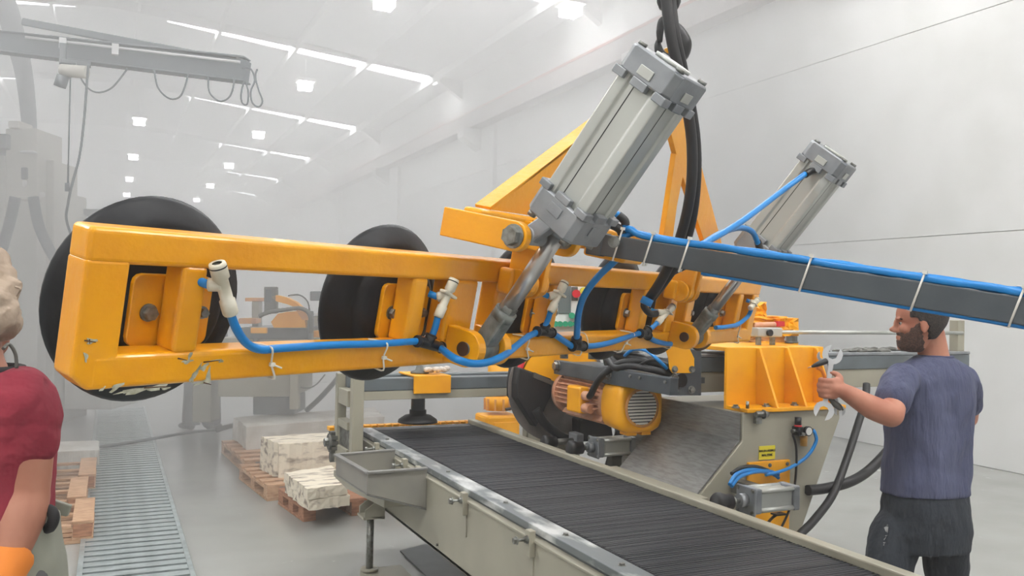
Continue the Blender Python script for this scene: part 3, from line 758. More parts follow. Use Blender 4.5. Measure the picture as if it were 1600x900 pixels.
for px in (1158, 1206, 1250):
    x = Cc(px, 636).x
    MB().cyl((x, YC+.04, bz0+.02), (x, YC+.04, bz0+.024), .02).build('washer', 'steel', cb)
    MB().hexbolt((x, YC+.04, bz0+.024), (0, 0, 1), .013, .012).build('bolt', 'steel', cb)
x = Cc(1168, 630).x
MB().cyl((x, YC+.0, bz0+.02), (x, YC+.0, bz0+.055), .008).build('stud', 'steel', cb)
lt = Cc(1182, 645); 
l0 = MB().box((lt.x-.022, YC-.028, lt.z-.05), (lt.x+.012, YC-.001, lt.z+.012)).build('latch', 'steel', cb, bevel=.003)
child(MB().cyl((lt.x-.03, YC-.03, lt.z-.004), (lt.x+.04, YC-.03, lt.z-.004), .014), 'latch_bolt', 'steel', l0, cb)
child(MB().hexbolt((lt.x+.015, YC-.03, lt.z-.004), (1, 0, 0), .018, .016), 'nut', 'steel', l0, cb)
# cross slide beam
MB().box((2.745, 3.6, 1.215), (4.75, 3.80, 1.318)).build('slide_beam', 'cream', cb, bevel=.004)
MB().box((2.745, 3.592, 1.319), (4.75, 3.80, 1.395)).build('slide_beam', 'grey2', cb, bevel=.004)
MB().box((2.745, 3.588, 1.396), (4.75, 3.80, 1.412)).build('slide_cap', 'alucap', cb, bevel=.003)
rn = random.Random(8); mb = MB()
for i in range(60):
    x = rn.gauss(4.02, .16) if i < 40 else rn.uniform(3.5, 4.6); x = min(max(x, 3.45), 4.7)
    mb.ell((x, 3.62+rn.uniform(0, .1), 1.412+rn.uniform(0, .008)), (rn.uniform(.03, .07), .02, rn.uniform(.008, .02 if abs(x-4.02) < .2 else .008)), nu=6, nv=4)
o = mb.build('dust_heap', 'steeldark', cb); o['kind'] = 'stuff'
MB().box((4.68, 3.62, 1.412), (4.74, 3.68, 1.60)).build('rod_support', 'cream', cb, bevel=.003)
# rod with its block on two standoffs
r0 = at_y(1178, 519, 3.62); r1 = at_y(1478, 520, 3.62); rz = r0.z
MB().cyl((r0.x+.10, 3.62, rz), (4.72, 3.62, rz), .011).build('guide_rod', 'alu', cb)
rb_ = MB().box((r0.x, 3.59, rz-.025), (r0.x+.17, 3.65, rz+.025)).build('rod_block', 'alu', cb, bevel=.006)
child(MB().cyl((r0.x+.075, 3.575, rz-.002), (r0.x+.075, 3.59, rz-.002), .018), 'knob', 'blackpl', rb_, cb)
for dx in (.02, .115):
    MB().box((r0.x+dx-.0, 3.61, 1.455), (r0.x+dx+.022, 3.63, rz-.026)).build('standoff', 'steel', cb)
# air regulator on the front
g = Cc(1245, 672)
rg = thing('air_regulator', 'small black air regulator with gauge and amber bowl on cream cabinet', 'regulator', (g.x, YC, g.z))
MB().box((g.x-.035, YC-.05, g.z-.022), (g.x-.002, YC-.001, g.z+.022)).build('body', 'blackpl', rg, bevel=.004)
MB().cyl((g.x-.018, YC-.027, g.z+.022), (g.x-.018, YC-.027, g.z+.03), .0185).build('ring', 'redp', rg)
MB().cyl((g.x-.018, YC-.027, g.z+.03), (g.x-.018, YC-.027, g.z+.068), .0165).build('knob', 'blackpl', rg)
MB().box((g.x-.002, YC-.045, g.z-.012), (g.x+.055, YC-.001, g.z+.014)).build('filter_head', 'blackpl', rg, bevel=.004)
gg = MB().cyl((g.x+.02, YC-.062, g.z+.002), (g.x+.02, YC-.046, g.z+.002), .024).build('gauge', 'blackpl', rg)
child(MB().cyl((g.x+.02, YC-.0635, g.z+.002), (g.x+.02, YC-.062, g.z+.002), .019), 'gauge_face', 'gauge', gg, rg)
MB().cyl((g.x+.022, YC-.025, g.z-.075), (g.x+.022, YC-.025, g.z-.012), .018).build('bowl', 'amber', rg)
MB().cyl((g.x+.055, YC-.027, g.z), (g.x+.08, YC-.027, g.z), .009).build('fitting', 'blackpl', rg)
MB().cyl((g.x-.055, YC-.027, g.z), (g.x-.035, YC-.027, g.z), .011).build('fitting', 'steeldark', rg)
MB().cyl((g.x-.018, YC-.07, g.z-.01), (g.x-.018, YC-.05, g.z-.01), .008).build('plug', 'steel', rg)
# yellow label
lb = Cc(1198, 707); 
lbl = thing('warning_label', 'small yellow label with two lines of black capitals on cabinet', 'label', (lb.x, YC, lb.z))
MB().box((lb.x-.05, YC-.003, lb.z-.033), (lb.x+.05, YC-.0005, lb.z+.033)).build('plate', 'label', lbl)
def text(name, s, loc, size, m, parent, rot, ext=.0006):
    cu = bpy.data.curves.new(name, 'FONT'); cu.body = s; cu.size = size; cu.extrude = ext; cu.align_x = 'CENTER'; cu.align_y = 'CENTER'
    cu.offset = size*.02
    o = bpy.data.objects.new(name, cu); col.objects.link(o); dg = bpy.context.evaluated_depsgraph_get()
    me = bpy.data.meshes.new_from_object(o.evaluated_get(dg)); bpy.data.objects.remove(o)
    me.materials.clear(); me.materials.append(M[m]); o = bpy.data.objects.new(name, me); col.objects.link(o)
    if parent is not None:
        o.parent = parent; o.matrix_parent_inverse = W(parent).inverted()
    o.location = loc; o.rotation_euler = rot; return o
text('lettering', 'MALIN-ARIMLE', (lb.x, YC-.0036, lb.z+.009), .0155, 'ink', lbl, (math.pi/2, 0, 0))
text('lettering', 'MALZEME', (lb.x, YC-.0036, lb.z-.012), .0155, 'ink', lbl, (math.pi/2, 0, 0))
# orange mounting plate
p0, p1 = Cc(1166, 722), Cc(1231, 722)
mp_ = thing('mounting_plate', 'yellow mounting plate bolted on the cabinet behind the clamp cylinder', 'plate', (p0.x, YC, .6))
MB().box((p0.x, YC-.018, .50), (p1.x, YC-.001, p0.z)).build('plate', 'yellow2', mp_, bevel=.004)
MB().box((p0.x+.01, YC-.05, .735), (p1.x+.01, YC-.019, .75)).build('shelf', 'yellow2', mp_, bevel=.003)
for dx, dz in ((.02, -.02), ((p1.x-p0.x)/2, -.02), (p1.x-p0.x-.02, -.02)):
    MB().hexbolt((p0.x+dx, YC-.018, p0.z+dz), (0, -1, 0), .008, .006).build('bolt', 'steeldark', mp_)
# pneumatic clamps that push boards on the belt
def clamp(label, K, yk, s=1.0):
    """K: pixel of the rubber knob tip; cylinder lies along +X"""
    p = at_y(K[0], K[1], yk); t = thing('clamp_cylinder', label, 'cylinder', p, 'pneumatic clamps beside the belt')
    x, y, z = p
    def c(x0, x1, r, nm, m, n=24): return MB().cyl((x+x0*s, y, z), (x+x1*s, y, z), r*s, n=n).build(nm, m, t)
    MB().lathe([(.0, 0), (.036, .0), (.044, .012), (.044, .03), (.034, .055), (.034, .085), (0, .085)], p, (1, 0, 0)).build('rubber_buffer', 'rubberdark', t)
    c(.085, .13, .011, 'rod', 'chrome'); c(.098, .112, .018, 'nut', 'steel', 6); c(.13, .165, .03, 'bush', 'alucap')
    fl = MB().box((x+.165*s, y-.062*s, z-.062*s), (x+.177*s, y+.062*s, z+.062*s)).build('flange', 'alucap', t, bevel=.006)
    for dy in (-1, 1):
        for dz in (-1, 1):
            child(MB().hexbolt((x+.165*s, y+dy*.048*s, z+dz*.048*s), (-1, 0, 0), .008*s, .006*s), 'bolt', 'steel', fl, t)
    MB().box((x+.178*s, y-.055*s, z-.055*s), (x+.215*s, y+.055*s, z+.055*s)).build('end_cap', 'alucap', t, bevel=.008)
    bd = MB().box((x+.216*s, y-.044*s, z-.044*s), (x+.395*s, y+.044*s, z+.044*s)).build('barrel', 'alu', t, bevel=.006)
    for dy in (-1, 1):
        for dz in (-1, 1):
            child(MB().cyl((x+.212*s, y+dy*.042*s, z+dz*.042*s), (x+.40*s, y+dy*.042*s, z+dz*.042*s), .011*s), 'tie_rod', 'alu', bd, t)
    MB().box((x+.396*s, y-.055*s, z-.055*s), (x+.432*s, y+.055*s, z+.055*s)).build('end_cap', 'alucap', t, bevel=.008)
    return t, p
t1, kp = clamp('silver pneumatic clamp with black buffer, in front of the cabinet', (1117, 786), 3.02)
sx_, sy_, sz_ = kp
MB().box((sx_+.3, sy_+.055, sz_-.03), (sx_+.36, YC-.02, sz_+.03)).build('mount', 'steeldark', t1)
t2, kq = clamp('dull pneumatic clamp under the saw blade, farther along the belt', (888, 701), 4.2, .95)
MB().box((kq[0]+.3, kq[1]+.02, .3), (kq[0]+.36, kq[1]+.08, kq[2]-.03)).build('mount', 'steeldark', t2)
q = at_y(848, 692, 4.55)
MB().lathe([(.0, 0), (.036, .0), (.044, .012), (.044, .03), (.034, .055), (.034, .085), (0, .085)], q, (1, 0, 0)).build('rubber_buffer', 'rubberdark', t2)
MB().cyl(q+V((.085, 0, 0)), q+V((.2, 0, 0)), .02).build('rod', 'steeldark', t2)
MB().box(q+V((.2, -.05, -.05)), q+V((.25, .05, .05))).build('end_cap', 'alucap', t2, bevel=.006)
# hoses on the cabinet front
Yh = YC-.04
def fp(px, py, y=Yh): return at_y(px, py, y)
tag(MB().tube([g+V((.08, -.027, 0)), fp(1273, 676), fp(1275, 690), fp(1262, 712), fp(1240, 728), fp(1215, 738, Yh-.02), fp(1196, 742, Yh-.02)], .0085).build('air_hose', 'blue'),
    'blue air hose curving down from the regulator', 'hose')
for k, (a_, b_, c_) in enumerate((((1140, 757), (1152, 740), (1180, 733)), ((1143, 760), (1156, 745), (1184, 737)))):
    tag(MB().tube([at_y(*a_, 3.06), at_y(*b_, 3.1), at_y(*c_, 3.2), fp(1205, 737+k*3), fp(1217, 742+k*5)], .0085).build('air_hose', 'blue'),
        ('upper' if k == 0 else 'lower')+' blue air hose arching over the silver clamp', 'hose')
tag(MB().tube([at_y(1143, 740, 3.14), at_y(1158, 731, 3.16), at_y(1180, 729, 3.2), fp(1200, 735)], .009).build('cable', 'blackpl'), 'black cable arching above the two blue hoses', 'cable')
tag(MB().tube([fp(1239, 680), fp(1244, 700), fp(1244, 735), fp(1240, 770), fp(1232, 800), fp(1218, 830)], .006).build('cable', 'blackpl'), 'thin black cable hanging down from the regulator', 'cable')
tag(MB().tube([at_y(1218, 802, 3.1), at_y(1208, 808, 3.12), fp(1196, 822), fp(1190, 835)], .007).build('cable', 'blackpl'), 'short black cable below the silver clamp', 'cable')
MB().box(at_y(1214, 798, 3.1)-V((.02, .02, .012)), at_y(1222, 805, 3.1)+V((.01, .02, .004))).build('sensor', 'blackpl', t1)
# thick black hoses behind the cabinet
def D(px, py, d): return at_d(px, py, d)
tag(MB().tube([D(1262, 766, 4.3), D(1290, 763, 4.35), D(1330, 752, 4.4), D(1362, 731, 4.5), D(1400, 690, 4.6), D(1440, 640, 4.7), D(1460, 600, 4.75)], .026, n=14).build('drain_hose', 'rubberdark'),
    'thick black hose curving right from the cabinet at knee height', 'hose')
tag(MB().tube([D(1354, 600, 4.75), D(1352, 625, 4.7), D(1340, 665, 4.6), D(1322, 720, 4.45), D(1300, 775, 4.3), D(1270, 815, 4.15), D(1246, 840, 4.05), D(1225, 880, 3.95)], .02, n=14).build('drain_hose', 'rubberdark'),
    'thin black hose hanging from the beam down to the floor', 'hose')
# plastic-wrapped yellow unit behind the bracket
yw = thing('wrapped_machine', 'yellow machine unit wrapped in crumpled plastic behind the bracket', 'machine', at_d(1215, 545, 5.0))
def Dw(px, py, d=5.0): return at_d(px, py, d)
rn = random.Random(5)
def crump(mb, x0, y0, x1, y1, d, th, n=5):
    P = []
    for i in range(n+1):
        for j in range(n+1):
            P.append(at_d(x0+(x1-x0)*i/n+rn.uniform(-1.3, 1.3), y0+(y1-y0)*j/n+rn.uniform(-1.3, 1.3), d+rn.uniform(-.02, .02)))
    bk_ = [p+V((.42, .9, 0))*th for p in P]
    f = [(i*(n+1)+j, (i+1)*(n+1)+j, (i+1)*(n+1)+j+1, i*(n+1)+j+1) for i in range(n) for j in range(n)]
    N = len(P); e = [j for j in range(n)]
    mb.add(P+bk_, f+[tuple(N+k for k in q_[::-1]) for q_ in f]
        + [(j, j+1, N+j+1, N+j) for j in range(n)] + [(n*(n+1)+j+1, n*(n+1)+j, N+n*(n+1)+j, N+n*(n+1)+j+1) for j in range(n)]
        + [((i+1)*(n+1), i*(n+1), N+i*(n+1), N+(i+1)*(n+1)) for i in range(n)] + [(i*(n+1)+n, (i+1)*(n+1)+n, N+(i+1)*(n+1)+n, N+i*(n+1)+n) for i in range(n)])
    return mb
crump(MB(), 1174, 472, 1198, 496, 5.0, .3).build('housing', 'yellow2', yw)
crump(MB(), 1176, 494, 1230, 506, 4.98, .35).build('housing', 'yellow2', yw)
crump(MB(), 1212, 497, 1247, 526, 4.97, .3).build('housing', 'yellow2', yw)
crump(MB(), 1176, 507, 1222, 520, 5.03, .25).build('wrap', 'yellowdirt', yw)
crump(MB(), 1170, 521, 1226, 538, 5.0, .3).build('wrap', 'yellowdirt', yw)
crump(MB(), 1184, 534, 1248, 560, 4.98, .35).build('base', 'yellow2', yw)
MB().cyl(at_d(1180, 508, 4.95), at_d(1218, 507, 4.95), .016).build('shaft', 'copper', yw)
MB().box(at_d(1216, 510, 4.95)-V((.02,.02,.0)), at_d(1222, 502, 4.95)+V((.01,.02,.0))).build('tag', 'redp', yw)
for px in (1233, 1241): 
    p = at_d(px, 536, 4.95); MB().hexbolt(p, (0, 0, 1), .018, .04).build('bolt', 'steeldark', yw)
# control panel seen through the lifter frame
cp = thing('control_console', 'pale control panel with grey screen, red and green knobs behind lifter', 'control panel', at_d(900, 540, 5.6))
def Dc(px, py, o=0): return at_d(px, py, 5.6-o)
ax = (Dc(920, 500)-Dc(880, 500)).normalized(); nz = V((-ax.y, ax.x, 0)).normalized()
if nz.y < 0: nz = -nz
def plate(px0, py0, px1, py1, o, th, nm, m, parent=cp):
    a, b, c, d = Dc(px0, py0, o), Dc(px1, py0, o), Dc(px1, py1, o), Dc(px0, py1, o)
    return MB().hexa([a, b, c, d], [p+nz*th for p in (a, b, c, d)]).build(nm, m, parent, bevel=.004)
plate(850, 438, 944, 552, 0, .18, 'box', 'white')
plate(872, 446, 892, 490, .012, .01, 'screen', 'screen'); plate(893, 448, 903, 470, .01, .008, 'nameplate', 'steeldark')
for px, py, m in ((900, 459, 'redp'), (918, 462, 'redp'), (912, 455, 'label')):
    k = Dc(px, py, .01); MB().cyl(k, k-nz*.04, .026, n=14).build('knob', m, cp)
for px in (893, 903, 911): 
    k = Dc(px, 493, .01); MB().cyl(k, k-nz*.04, .02, n=12).build('button', 'greenp', cp)
for px in (868, 875, 883, 891, 899, 907, 915):
    k = Dc(px, 506, .01); MB().cyl(k, k-nz*.04, .018, n=12).build('button', 'greenp', cp)
b0 = Dc(897, 552)
MB().box((b0.x-.05, b0.y+.1, 0), (b0.x+.05, b0.y+.2, b0.z+.02)).build('pedestal', 'cream', cp)
# yellow chain guard in the gap of the lifter (part of a machine behind)
# ================================================================ VACUUM LIFTER (own frame: x=a along, y=c away, z=b up)
lf = thing('vacuum_lifter', 'yellow vacuum lifting frame with black suction cups hanging from a hook', 'lifter', mtx=LM)
LEN = 3.187; HB = -.28; T_ = .064
def LB_(nm, a0, a1, b0, b1, c0=0, c1=T_, m='yellow', bv=.010, par=lf, **k):
    return MB().box((a0, c0, b0), (a1, c1, b1)).build(nm, m, par, bevel=bv, seg=4, **k)
tr_ = LB_('top_rail', .0, LEN, -.062, 0)
b0r = LB_('bottom_rail', .03, LEN, HB, -.218)
e0 = MB().prism([(0, .0006, -.055), (0, .0006, HB+.026), (.03, .0006, HB+.0), (.078, .0006, HB+.0), (.078, .0006, -.055)], (0, T_-.0012, 0)).build('end_post', 'yellow', lf, bevel=.006, seg=3)
LB_('end_post', LEN-.078, LEN-.0006, HB+.001, -.055, .0006, T_-.0006)
for a in (.182, .803, 1.415, 2.025, 2.945): LB_('post', a, a+.052, -.222, -.058, .001, T_-.001)
LB_('wide_post', .94, 1.055, -.222, -.058, .001, T_-.001); LB_('post', 1.14, 1.20, -.222, -.058, .001, T_-.001)
LB_('post', 2.24, 2.31, -.222, -.058, .001, T_-.001); LB_('post', 2.40, 2.46, -.222, -.058, .001, T_-.001)
# paint chips: thin irregular flakes of bare metal
rn = random.Random(11)
def chip(px, py, rx, ry, ang, m='chip', th=.0005, n=11, c=0):
    q = loc_c(px, py, c); pts = []
    k0 = rn.random()*6
    for i in range(n):
        an = 2*math.pi*i/n; r = 1+.35*math.sin(an*3+k0)+rn.uniform(-.2, .2)
        x, z = rx*r*math.cos(an), ry*r*math.sin(an)
        pts.append((q.x+x*math.cos(ang)-z*math.sin(ang), c-th, q.z+x*math.sin(ang)+z*math.cos(ang)))
    return MB().prism(pts, (0, th+.0004, 0))
def chips(L_, m, o):
    mb = MB()
    for px, py, rx, ry, ang in L_:
        k = chip(px, py, rx/900, ry/850, ang); mb.add(k.v, k.f)
    x = mb.build('paint_chip', m, par_); x['kind'] = 'stuff'
par_ = lf
chips([(182, 605, 12, 4, .5), (160, 608, 5, 2, .7), (215, 610, 26, 4, .12), (240, 606, 20, 4, .05), (196, 612, 14, 2, .2), (258, 607, 8, 2, 0), (134, 557, 3, 7, .3), (143, 533, 8, 4, 0)], 'chip', 0)
chips([(293, 565, 10, 3, .1), (297, 556, 3, 7, -.3), (318, 574, 10, 5, .5), (306, 582, 4, 13, -.5), (300, 592, 4, 8, -.2), (326, 586, 4, 12, .1), (318, 597, 14, 3, .2), (340, 563, 12, 1.5, 0), (345, 564, 4, 3, 0)], 'chip', 0)
for a_, b__ in (((278, 560), (292, 563)), ((318, 566), (344, 563)), ((318, 598), (330, 601)), ((132, 532), (150, 535)), ((225, 606), (262, 604)), ((140, 530), (140, 537))):
    p, q = loc_c(*a_, -.0006), loc_c(*b__, -.0006); d = (q-p).normalized(); u = V((-d.z, 0, d.x))*.0013
    MB().prism([p-u, q-u*.4, q+u*.6, p+u], (0, .0008, 0)).build('scratch', 'rust', lf)
# suction cups
def cup(a):
    c = V((a, 0, -.152))
    o = MB().lathe([(0, .078), (.11, .078), (.125, .088), (.135, .106), (.140, .112), (.150, .108), (.165, .118), (.196, .135), (.203, .146), (.200, .156), (.185, .150), (.10, .125), (0, .12)], c, (0, 1, 0), n=56).build('suction_cup', 'rubber', lf)
    mp = MB()
    pts = []
    wx, wz, r = .083, .068, .018
    for sx_, sz_, a0 in ((1, 1, 0), (-1, 1, 90), (-1, -1, 180), (1, -1, 270)):
        for k in range(4):
            an = math.radians(a0+k*30); pts.append(V((a+sx_*(wx-r)+r*math.cos(an), .064, -.155+sz_*(wz-r)+r*math.sin(an))))
    mp.prism(pts, (0, .0135, 0)); pl_ = mp.build('mounting_plate', 'yellow', o, bevel=.002)
    for dx in (-.048,):
        MB().hexbolt((a+dx, .064, -.158), (0, -1, 0), .0135, .016).build('bolt', 'steel', o)
    MB().hexbolt((a+.066, .064, -.158), (0, -1, 0), .010, .012).build('bolt', 'steel', o)
    return o
for a in (.21, .855, 1.475, 2.07, 2.53, 2.97): cup(a)
# lugs with pins: prism in the (c, b) plane, thickness along a
def lug(nm, a, cc, bb, r, back, th, par=lf, m='yellow', up=None):
    """rounded tongue: centre (cc,bb), radius r, runs back to c=back"""
    pts = [V((a, back, bb-r)), ]
    for k in range(13):
        an = -math.pi/2 - math.pi*k/12
        pts.append(V((a, cc+r*math.cos(an), bb+r*math.sin(an))))
    pts.append(V((a, back, bb+r)))
    return MB().prism(pts, (th, 0, 0), False).build(nm, m, par, bevel=.003)
for A0, flip in ((1.03, 1), (2.36, -1)):
    # rod lugs on the frame bottom
    for da in (-.075, .035):
        lug('clevis_lug', A0+da, -.065, -.222, .047, .0, .03)
    pin = MB().cyl((A0-.082, -.065, -.222), (A0+.07, -.065, -.222), .017).build('pin', 'steeldark', lf)
    MB().cyl((A0-.084, -.065, -.222), (A0-.0815, -.065, -.222), .0185).build('pin_hole', 'rust', pin)
    # rod eye
    MB().cyl((A0-.04, -.065, -.222), (A0+.03, -.065, -.222), .032).build('rod_eye', 'forkm', lf)
    e = V((A0-.005, -.065, -.222))
    cb_ = V((A0-.005, -.262, .132)); ct = V((A0-.005, -.432, .50))
    ax_ = (ct-cb_).normalized(); 
    ax_ = (ct-e).normalized(); cb_ = e+ax_*.40; ct = e+ax_*.835
    sh = MB().beam(e+ax_*.02, e+ax_*.115, .048, .05, up=(0, 1, 0)).build('rod_fork', 'forkm', lf, bevel=.008)
    MB().cyl(e+ax_*.10, e+ax_*.125, .03, n=20).build('lock_nut', 'forkm', sh)
    MB().cyl(e+ax_*.125, e+ax_*.142, .024, n=6, smooth=False).build('nut', 'steel', sh)
    MB().cyl(e+ax_*.14, cb_, .021, n=24).build('piston_rod', 'chrome', lf)
    # cylinder
    Rm = Matrix((V((1, 0, 0)), ax_.cross(V((1, 0, 0))).normalized(), ax_)).transposed()
    def G(x, y, z): return e + Rm @ V((x, y, z))
    w2 = .066
    def prof(z, w=w2):
        p = []
        g_ = .020
        base = [(-w, -w), (-w+.030, -w), (-w+.033, -w+.007), (w-.033, -w+.007), (w-.030, -w), (w, -w)]
        out_ = []
        for k in range(4):
            an = k*math.pi/2; c_, s_ = round(math.cos(an)), round(math.sin(an))
            for x, y in base[:-1]: out_.append(G(x*c_-y*s_, x*s_+y*c_, z))
        return out_
    bd = MB().rings([prof(.44), prof(.79)], smooth=False).build('cylinder_barrel', 'alu', lf, bevel=.004)
    for k in range(4):   # slot lines beside the tie-rod corners
        an = k*math.pi/2; c_, s_ = math.cos(an), math.sin(an)
        x, y = w2-.040, -w2+.0072
        MB().box((-.0012, -.0006, .45), (.0012, .0006, .78), Matrix.Translation(e) @ Rm.to_4x4() @ Matrix.Rotation(an, 4, 'Z') @ Matrix.Translation(V((-w2+.05, -w2+.007, 0)))).build('slot', 'blackpl', bd)
    def cap_(z0, z1, w, nm, chamf=.018):
        out_ = []
        for z, ww in ((z0, w-.004), (z0+.006, w), (z1-.006, w), (z1, w-.004)):
            r_ = []
            for k in range(4):
                an = k*math.pi/2; c_, s_ = round(math.cos(an)), round(math.sin(an))
                for x, y in ((-ww+chamf, -ww), (ww-chamf, -ww)): r_.append(G(x*c_-y*s_, x*s_+y*c_, z))
            out_.append(r_)
        return MB().rings(out_, smooth=False).build(nm, 'alucap', lf, bevel=.003)
    lo_ = cap_(.385, .455, .078, 'end_cap'); hi_ = cap_(.775, .838, .078, 'end_cap')
    MM = Matrix.Translation(e) @ Rm.to_4x4()
    for cp_, z0, z1 in ((lo_, .452, .470), (hi_, .758, .778)):
        for k in range(4):
            R4 = MM @ Matrix.Rotation(k*math.pi/2, 4, 'Z')
            for x0_, x1_ in ((-.078, -.045), (-.022, .022), (.045, .078)):
                MB().box((x0_, -.0785, z0), (x1_, -.060, z1), R4).build('lip', 'alucap', cp_, bevel=.002)
            MB().box((-.02, -.0805, (z0+z1)/2-.045 if z0 < .6 else z1+.008), (.02, -.0775, (z0+z1)/2-.02 if z0 < .6 else z1+.03), R4).build('pad', 'alu' if z0 > .6 else 'alucap', cp_, bevel=.001)  # upper-cap pads get the lighter metal, bright reflections put into the colour
    MB().cyl(G(0, 0, .838), G(0, 0, .846), .045).build('boss', 'alu', hi_)
    MB().cyl(G(0, 0, .365), G(0, 0, .385), .034).build('boss', 'alucap', lo_)
    for sx_ in (-1, 1):
        for sy_ in (-1, 1):
            MB().cyl(G(sx_*.058, sy_*.058, .838), G(sx_*.058, sy_*.058, .846), .011).build('bolt', 'steel', hi_)
            MB().cyl(G(sx_*.058, sy_*.058, .373), G(sx_*.058, sy_*.058, .387), .011).build('bolt', 'steel', lo_)
    # trunnion ears of the lower cap
    MB().cyl(V((A0-.09, -.195, .088)), V((A0+.09, -.195, .088)), .022).build('trunnion', 'alucap', lo_)
    MB().beam(V((A0-.07, -.195, .088)), G(-.06, 0, .40), .03, .045, up=(0, 1, 0)).build('ear', 'alucap', lo_, bevel=.005)
    MB().beam(V((A0+.07, -.195, .088)), G(.06, 0, .40), .03, .045, up=(0, 1, 0)).build('ear', 'alucap', lo_, bevel=.005)
    # yoke lug plates holding the trunnion
    for da in (-.125, .10):
        l_ = lug('yoke_lug', A0+da-.01, -.195, .083, .036, .03, .022)
    MB().hexbolt((A0-.135, -.195, .083), (-1, 0, 0), .023, .022).build('bolt', 'steel', lf)
    # arm from the yoke down to the frame pivot
    AP = 1.185 if flip > 0 else 2.215
    lugp = [V((AP-.03, -.055, .12)), V((AP-.03, -.055, -.05))]
    pts = [V((AP-.03, -.01, .125))]
    for k in range(9):
        an = math.pi*k/8; pts.append(V((AP-.03, -.055+.042*math.cos(an), -.05-.042*math.sin(an))))
    pts.append(V((AP-.03, -.10, .125)))
    MB().prism(pts, (.022, 0, 0)).build('pivot_arm', 'yellow', lf, bevel=.003)
    MB().prism([p+V((.05, 0, 0)) for p in pts], (.022, 0, 0)).build('pivot_arm', 'yellow', lf, bevel=.003)
    MB().cyl((AP-.036, -.055, -.05), (AP+.05, -.055, -.05), .017).build('pin', 'steeldark', lf)
    for da in (-.05, -.005, .045):
        MB().cyl((AP+da+.0, -.055, -.05), (AP+da+.016, -.055, -.05), .038).build('pivot_ring', 'yellow', lf, bevel=.002)
    LB_('pivot_block', AP-.06, AP-.032, -.085, -.015, -.05, .0)
    # arms joining frame rail
# yoke beam
LB_('yoke_beam', .93, 2.50, .062, .13, -.06, .0)
# A-frame hanger up to the hook eye (c tilts back towards plumb)
def hp(px, py, cb=-.05): return loc_c(px, py, cb)
HC = -.045
apex = hp(1043, 118, HC)
def strap(p, q, w0, w1, th, nm, c=HC):
    d = (q-p).normalized(); n = V((-d.z, 0, d.x))
    return MB().prism([p-n*w0, q-n*w1, q+n*w1, p+n*w0], (0, th, 0)).build(nm, 'yellow', lf, bevel=.002)
pl_ = [hp(*q_, HC) for q_ in ((768, 328), (890, 228), (1040, 116), (1052, 128), (1030, 165), (965, 250), (905, 300), (880, 344))]
MB().prism(pl_, (0, .008, 0)).build('hanger_plate', 'yellow', lf)
a_, b__ = hp(767, 328, HC), hp(1040, 118, HC); d = (b__-a_).normalized(); n = V((-d.z, 0, d.x))
MB().prism([a_-n*.0, b__-n*.0, b__+n*.008, a_+n*.008], (0, .05, 0)).build('hanger_flange', 'yellow', lf)
def poly(P, nm, th=.05, c=HC, m='yellow'): return MB().prism([hp(*q_, c) for q_ in P], (0, th, 0)).build(nm, m, lf, bevel=.002)
poly(((1036, 120), (1054, 118), (1078, 190), (1130, 388), (1104, 388), (1064, 268), (1045, 195)), 'hanger_leg', .02)
poly(((1056, 240), (1070, 262), (1058, 322), (1051, 375), (1036, 375), (1045, 315)), 'hanger_brace', .02)
# hook eye
rp_ = hp(1040, 100, HC+.02)
mb = MB(); pts = [rp_+V((.026*math.cos(a), 0, .04*math.sin(a))) for a in [math.radians(k) for k in range(-60, 241, 25)]]
mb.tube([p+V((0, .0, 0)) for p in pts], .0125, n=10, sub=3); mb.build('hook_eye', 'yellow', lf)

# handle bar bolted to the yoke
P0 = loc_d(940, 382, 2.50); P1 = loc_d(1660, 496, 1.88)
d = (P1-P0).normalized()
hb = MB().beam(P0, P0.lerp(P1, 1.6), .05, .062).build('handle_bar', 'grey', lf, bevel=.003)
MB().beam(P0+d*(-.035), P0+d*.015, .056, .068).build('handle_bracket', 'grey', lf, bevel=.004)
MB().hexbolt(loc_d(959, 378, 2.43), loc_d(959, 378, 1.5)-loc_d(959, 378, 2.43), .0135, .014).build('bolt', 'steel', hb)
LB_('handle_mount', 1.44, 1.56, .045, .105, -.20, -.06)
dn = loc_d(1200, 400, 2.0)-loc_d(1200, 400, 2.3); dn.normalize()       # towards viewer
upv = d.cross(dn).normalized()
if upv.z < 0: upv = -upv
def onbar(px, off, out=.0):
    # point along the bar at image column px
    t = (px-940)/(1660-940); z0, z1 = 2.50, 1.88
    s_ = t*z0/(z1+(z0-z1)*t)*1.0 if True else t
    s_ = t*z0/(z0*t+z1*(1-t)) if False else (t*z0)/(z1+t*(z0-z1))
    return P0.lerp(P1, s_)+upv*off+dn*out
def bp(px, off, out): return onbar(px, off, out)


MB().tube([bp(px, -.033, .014) for px in range(1100, 2350, 60)], .006, n=8).build('air_hose', 'blue', hb)
for px in (967, 1014, 1070, 1257, 1430, 1582):
    c = onbar(px, 0, 0); cs = []
    hw, hu = .029, .036; up_ = hu+ .018
    loop = [c+upv*up_+dn*(hw-.002), c-upv*(hu+.004)+dn*hw, c-upv*(hu+.004)-dn*hw, c+upv*up_-dn*hw, c+upv*up_+dn*(hw-.002)]
    lean = d*(.008)
    loop = [p+(lean if i in (0, 3, 4) else -lean) for i, p in enumerate(loop)]
    MB().tube(loop, .0026, n=6, sub=1).build('cable_tie', 'tie', hb)
    MB().box(loop[0]-V((.005, .005, .004)), loop[0]+V((.005, .005, .004))).build('tie_head', 'tie', hb)
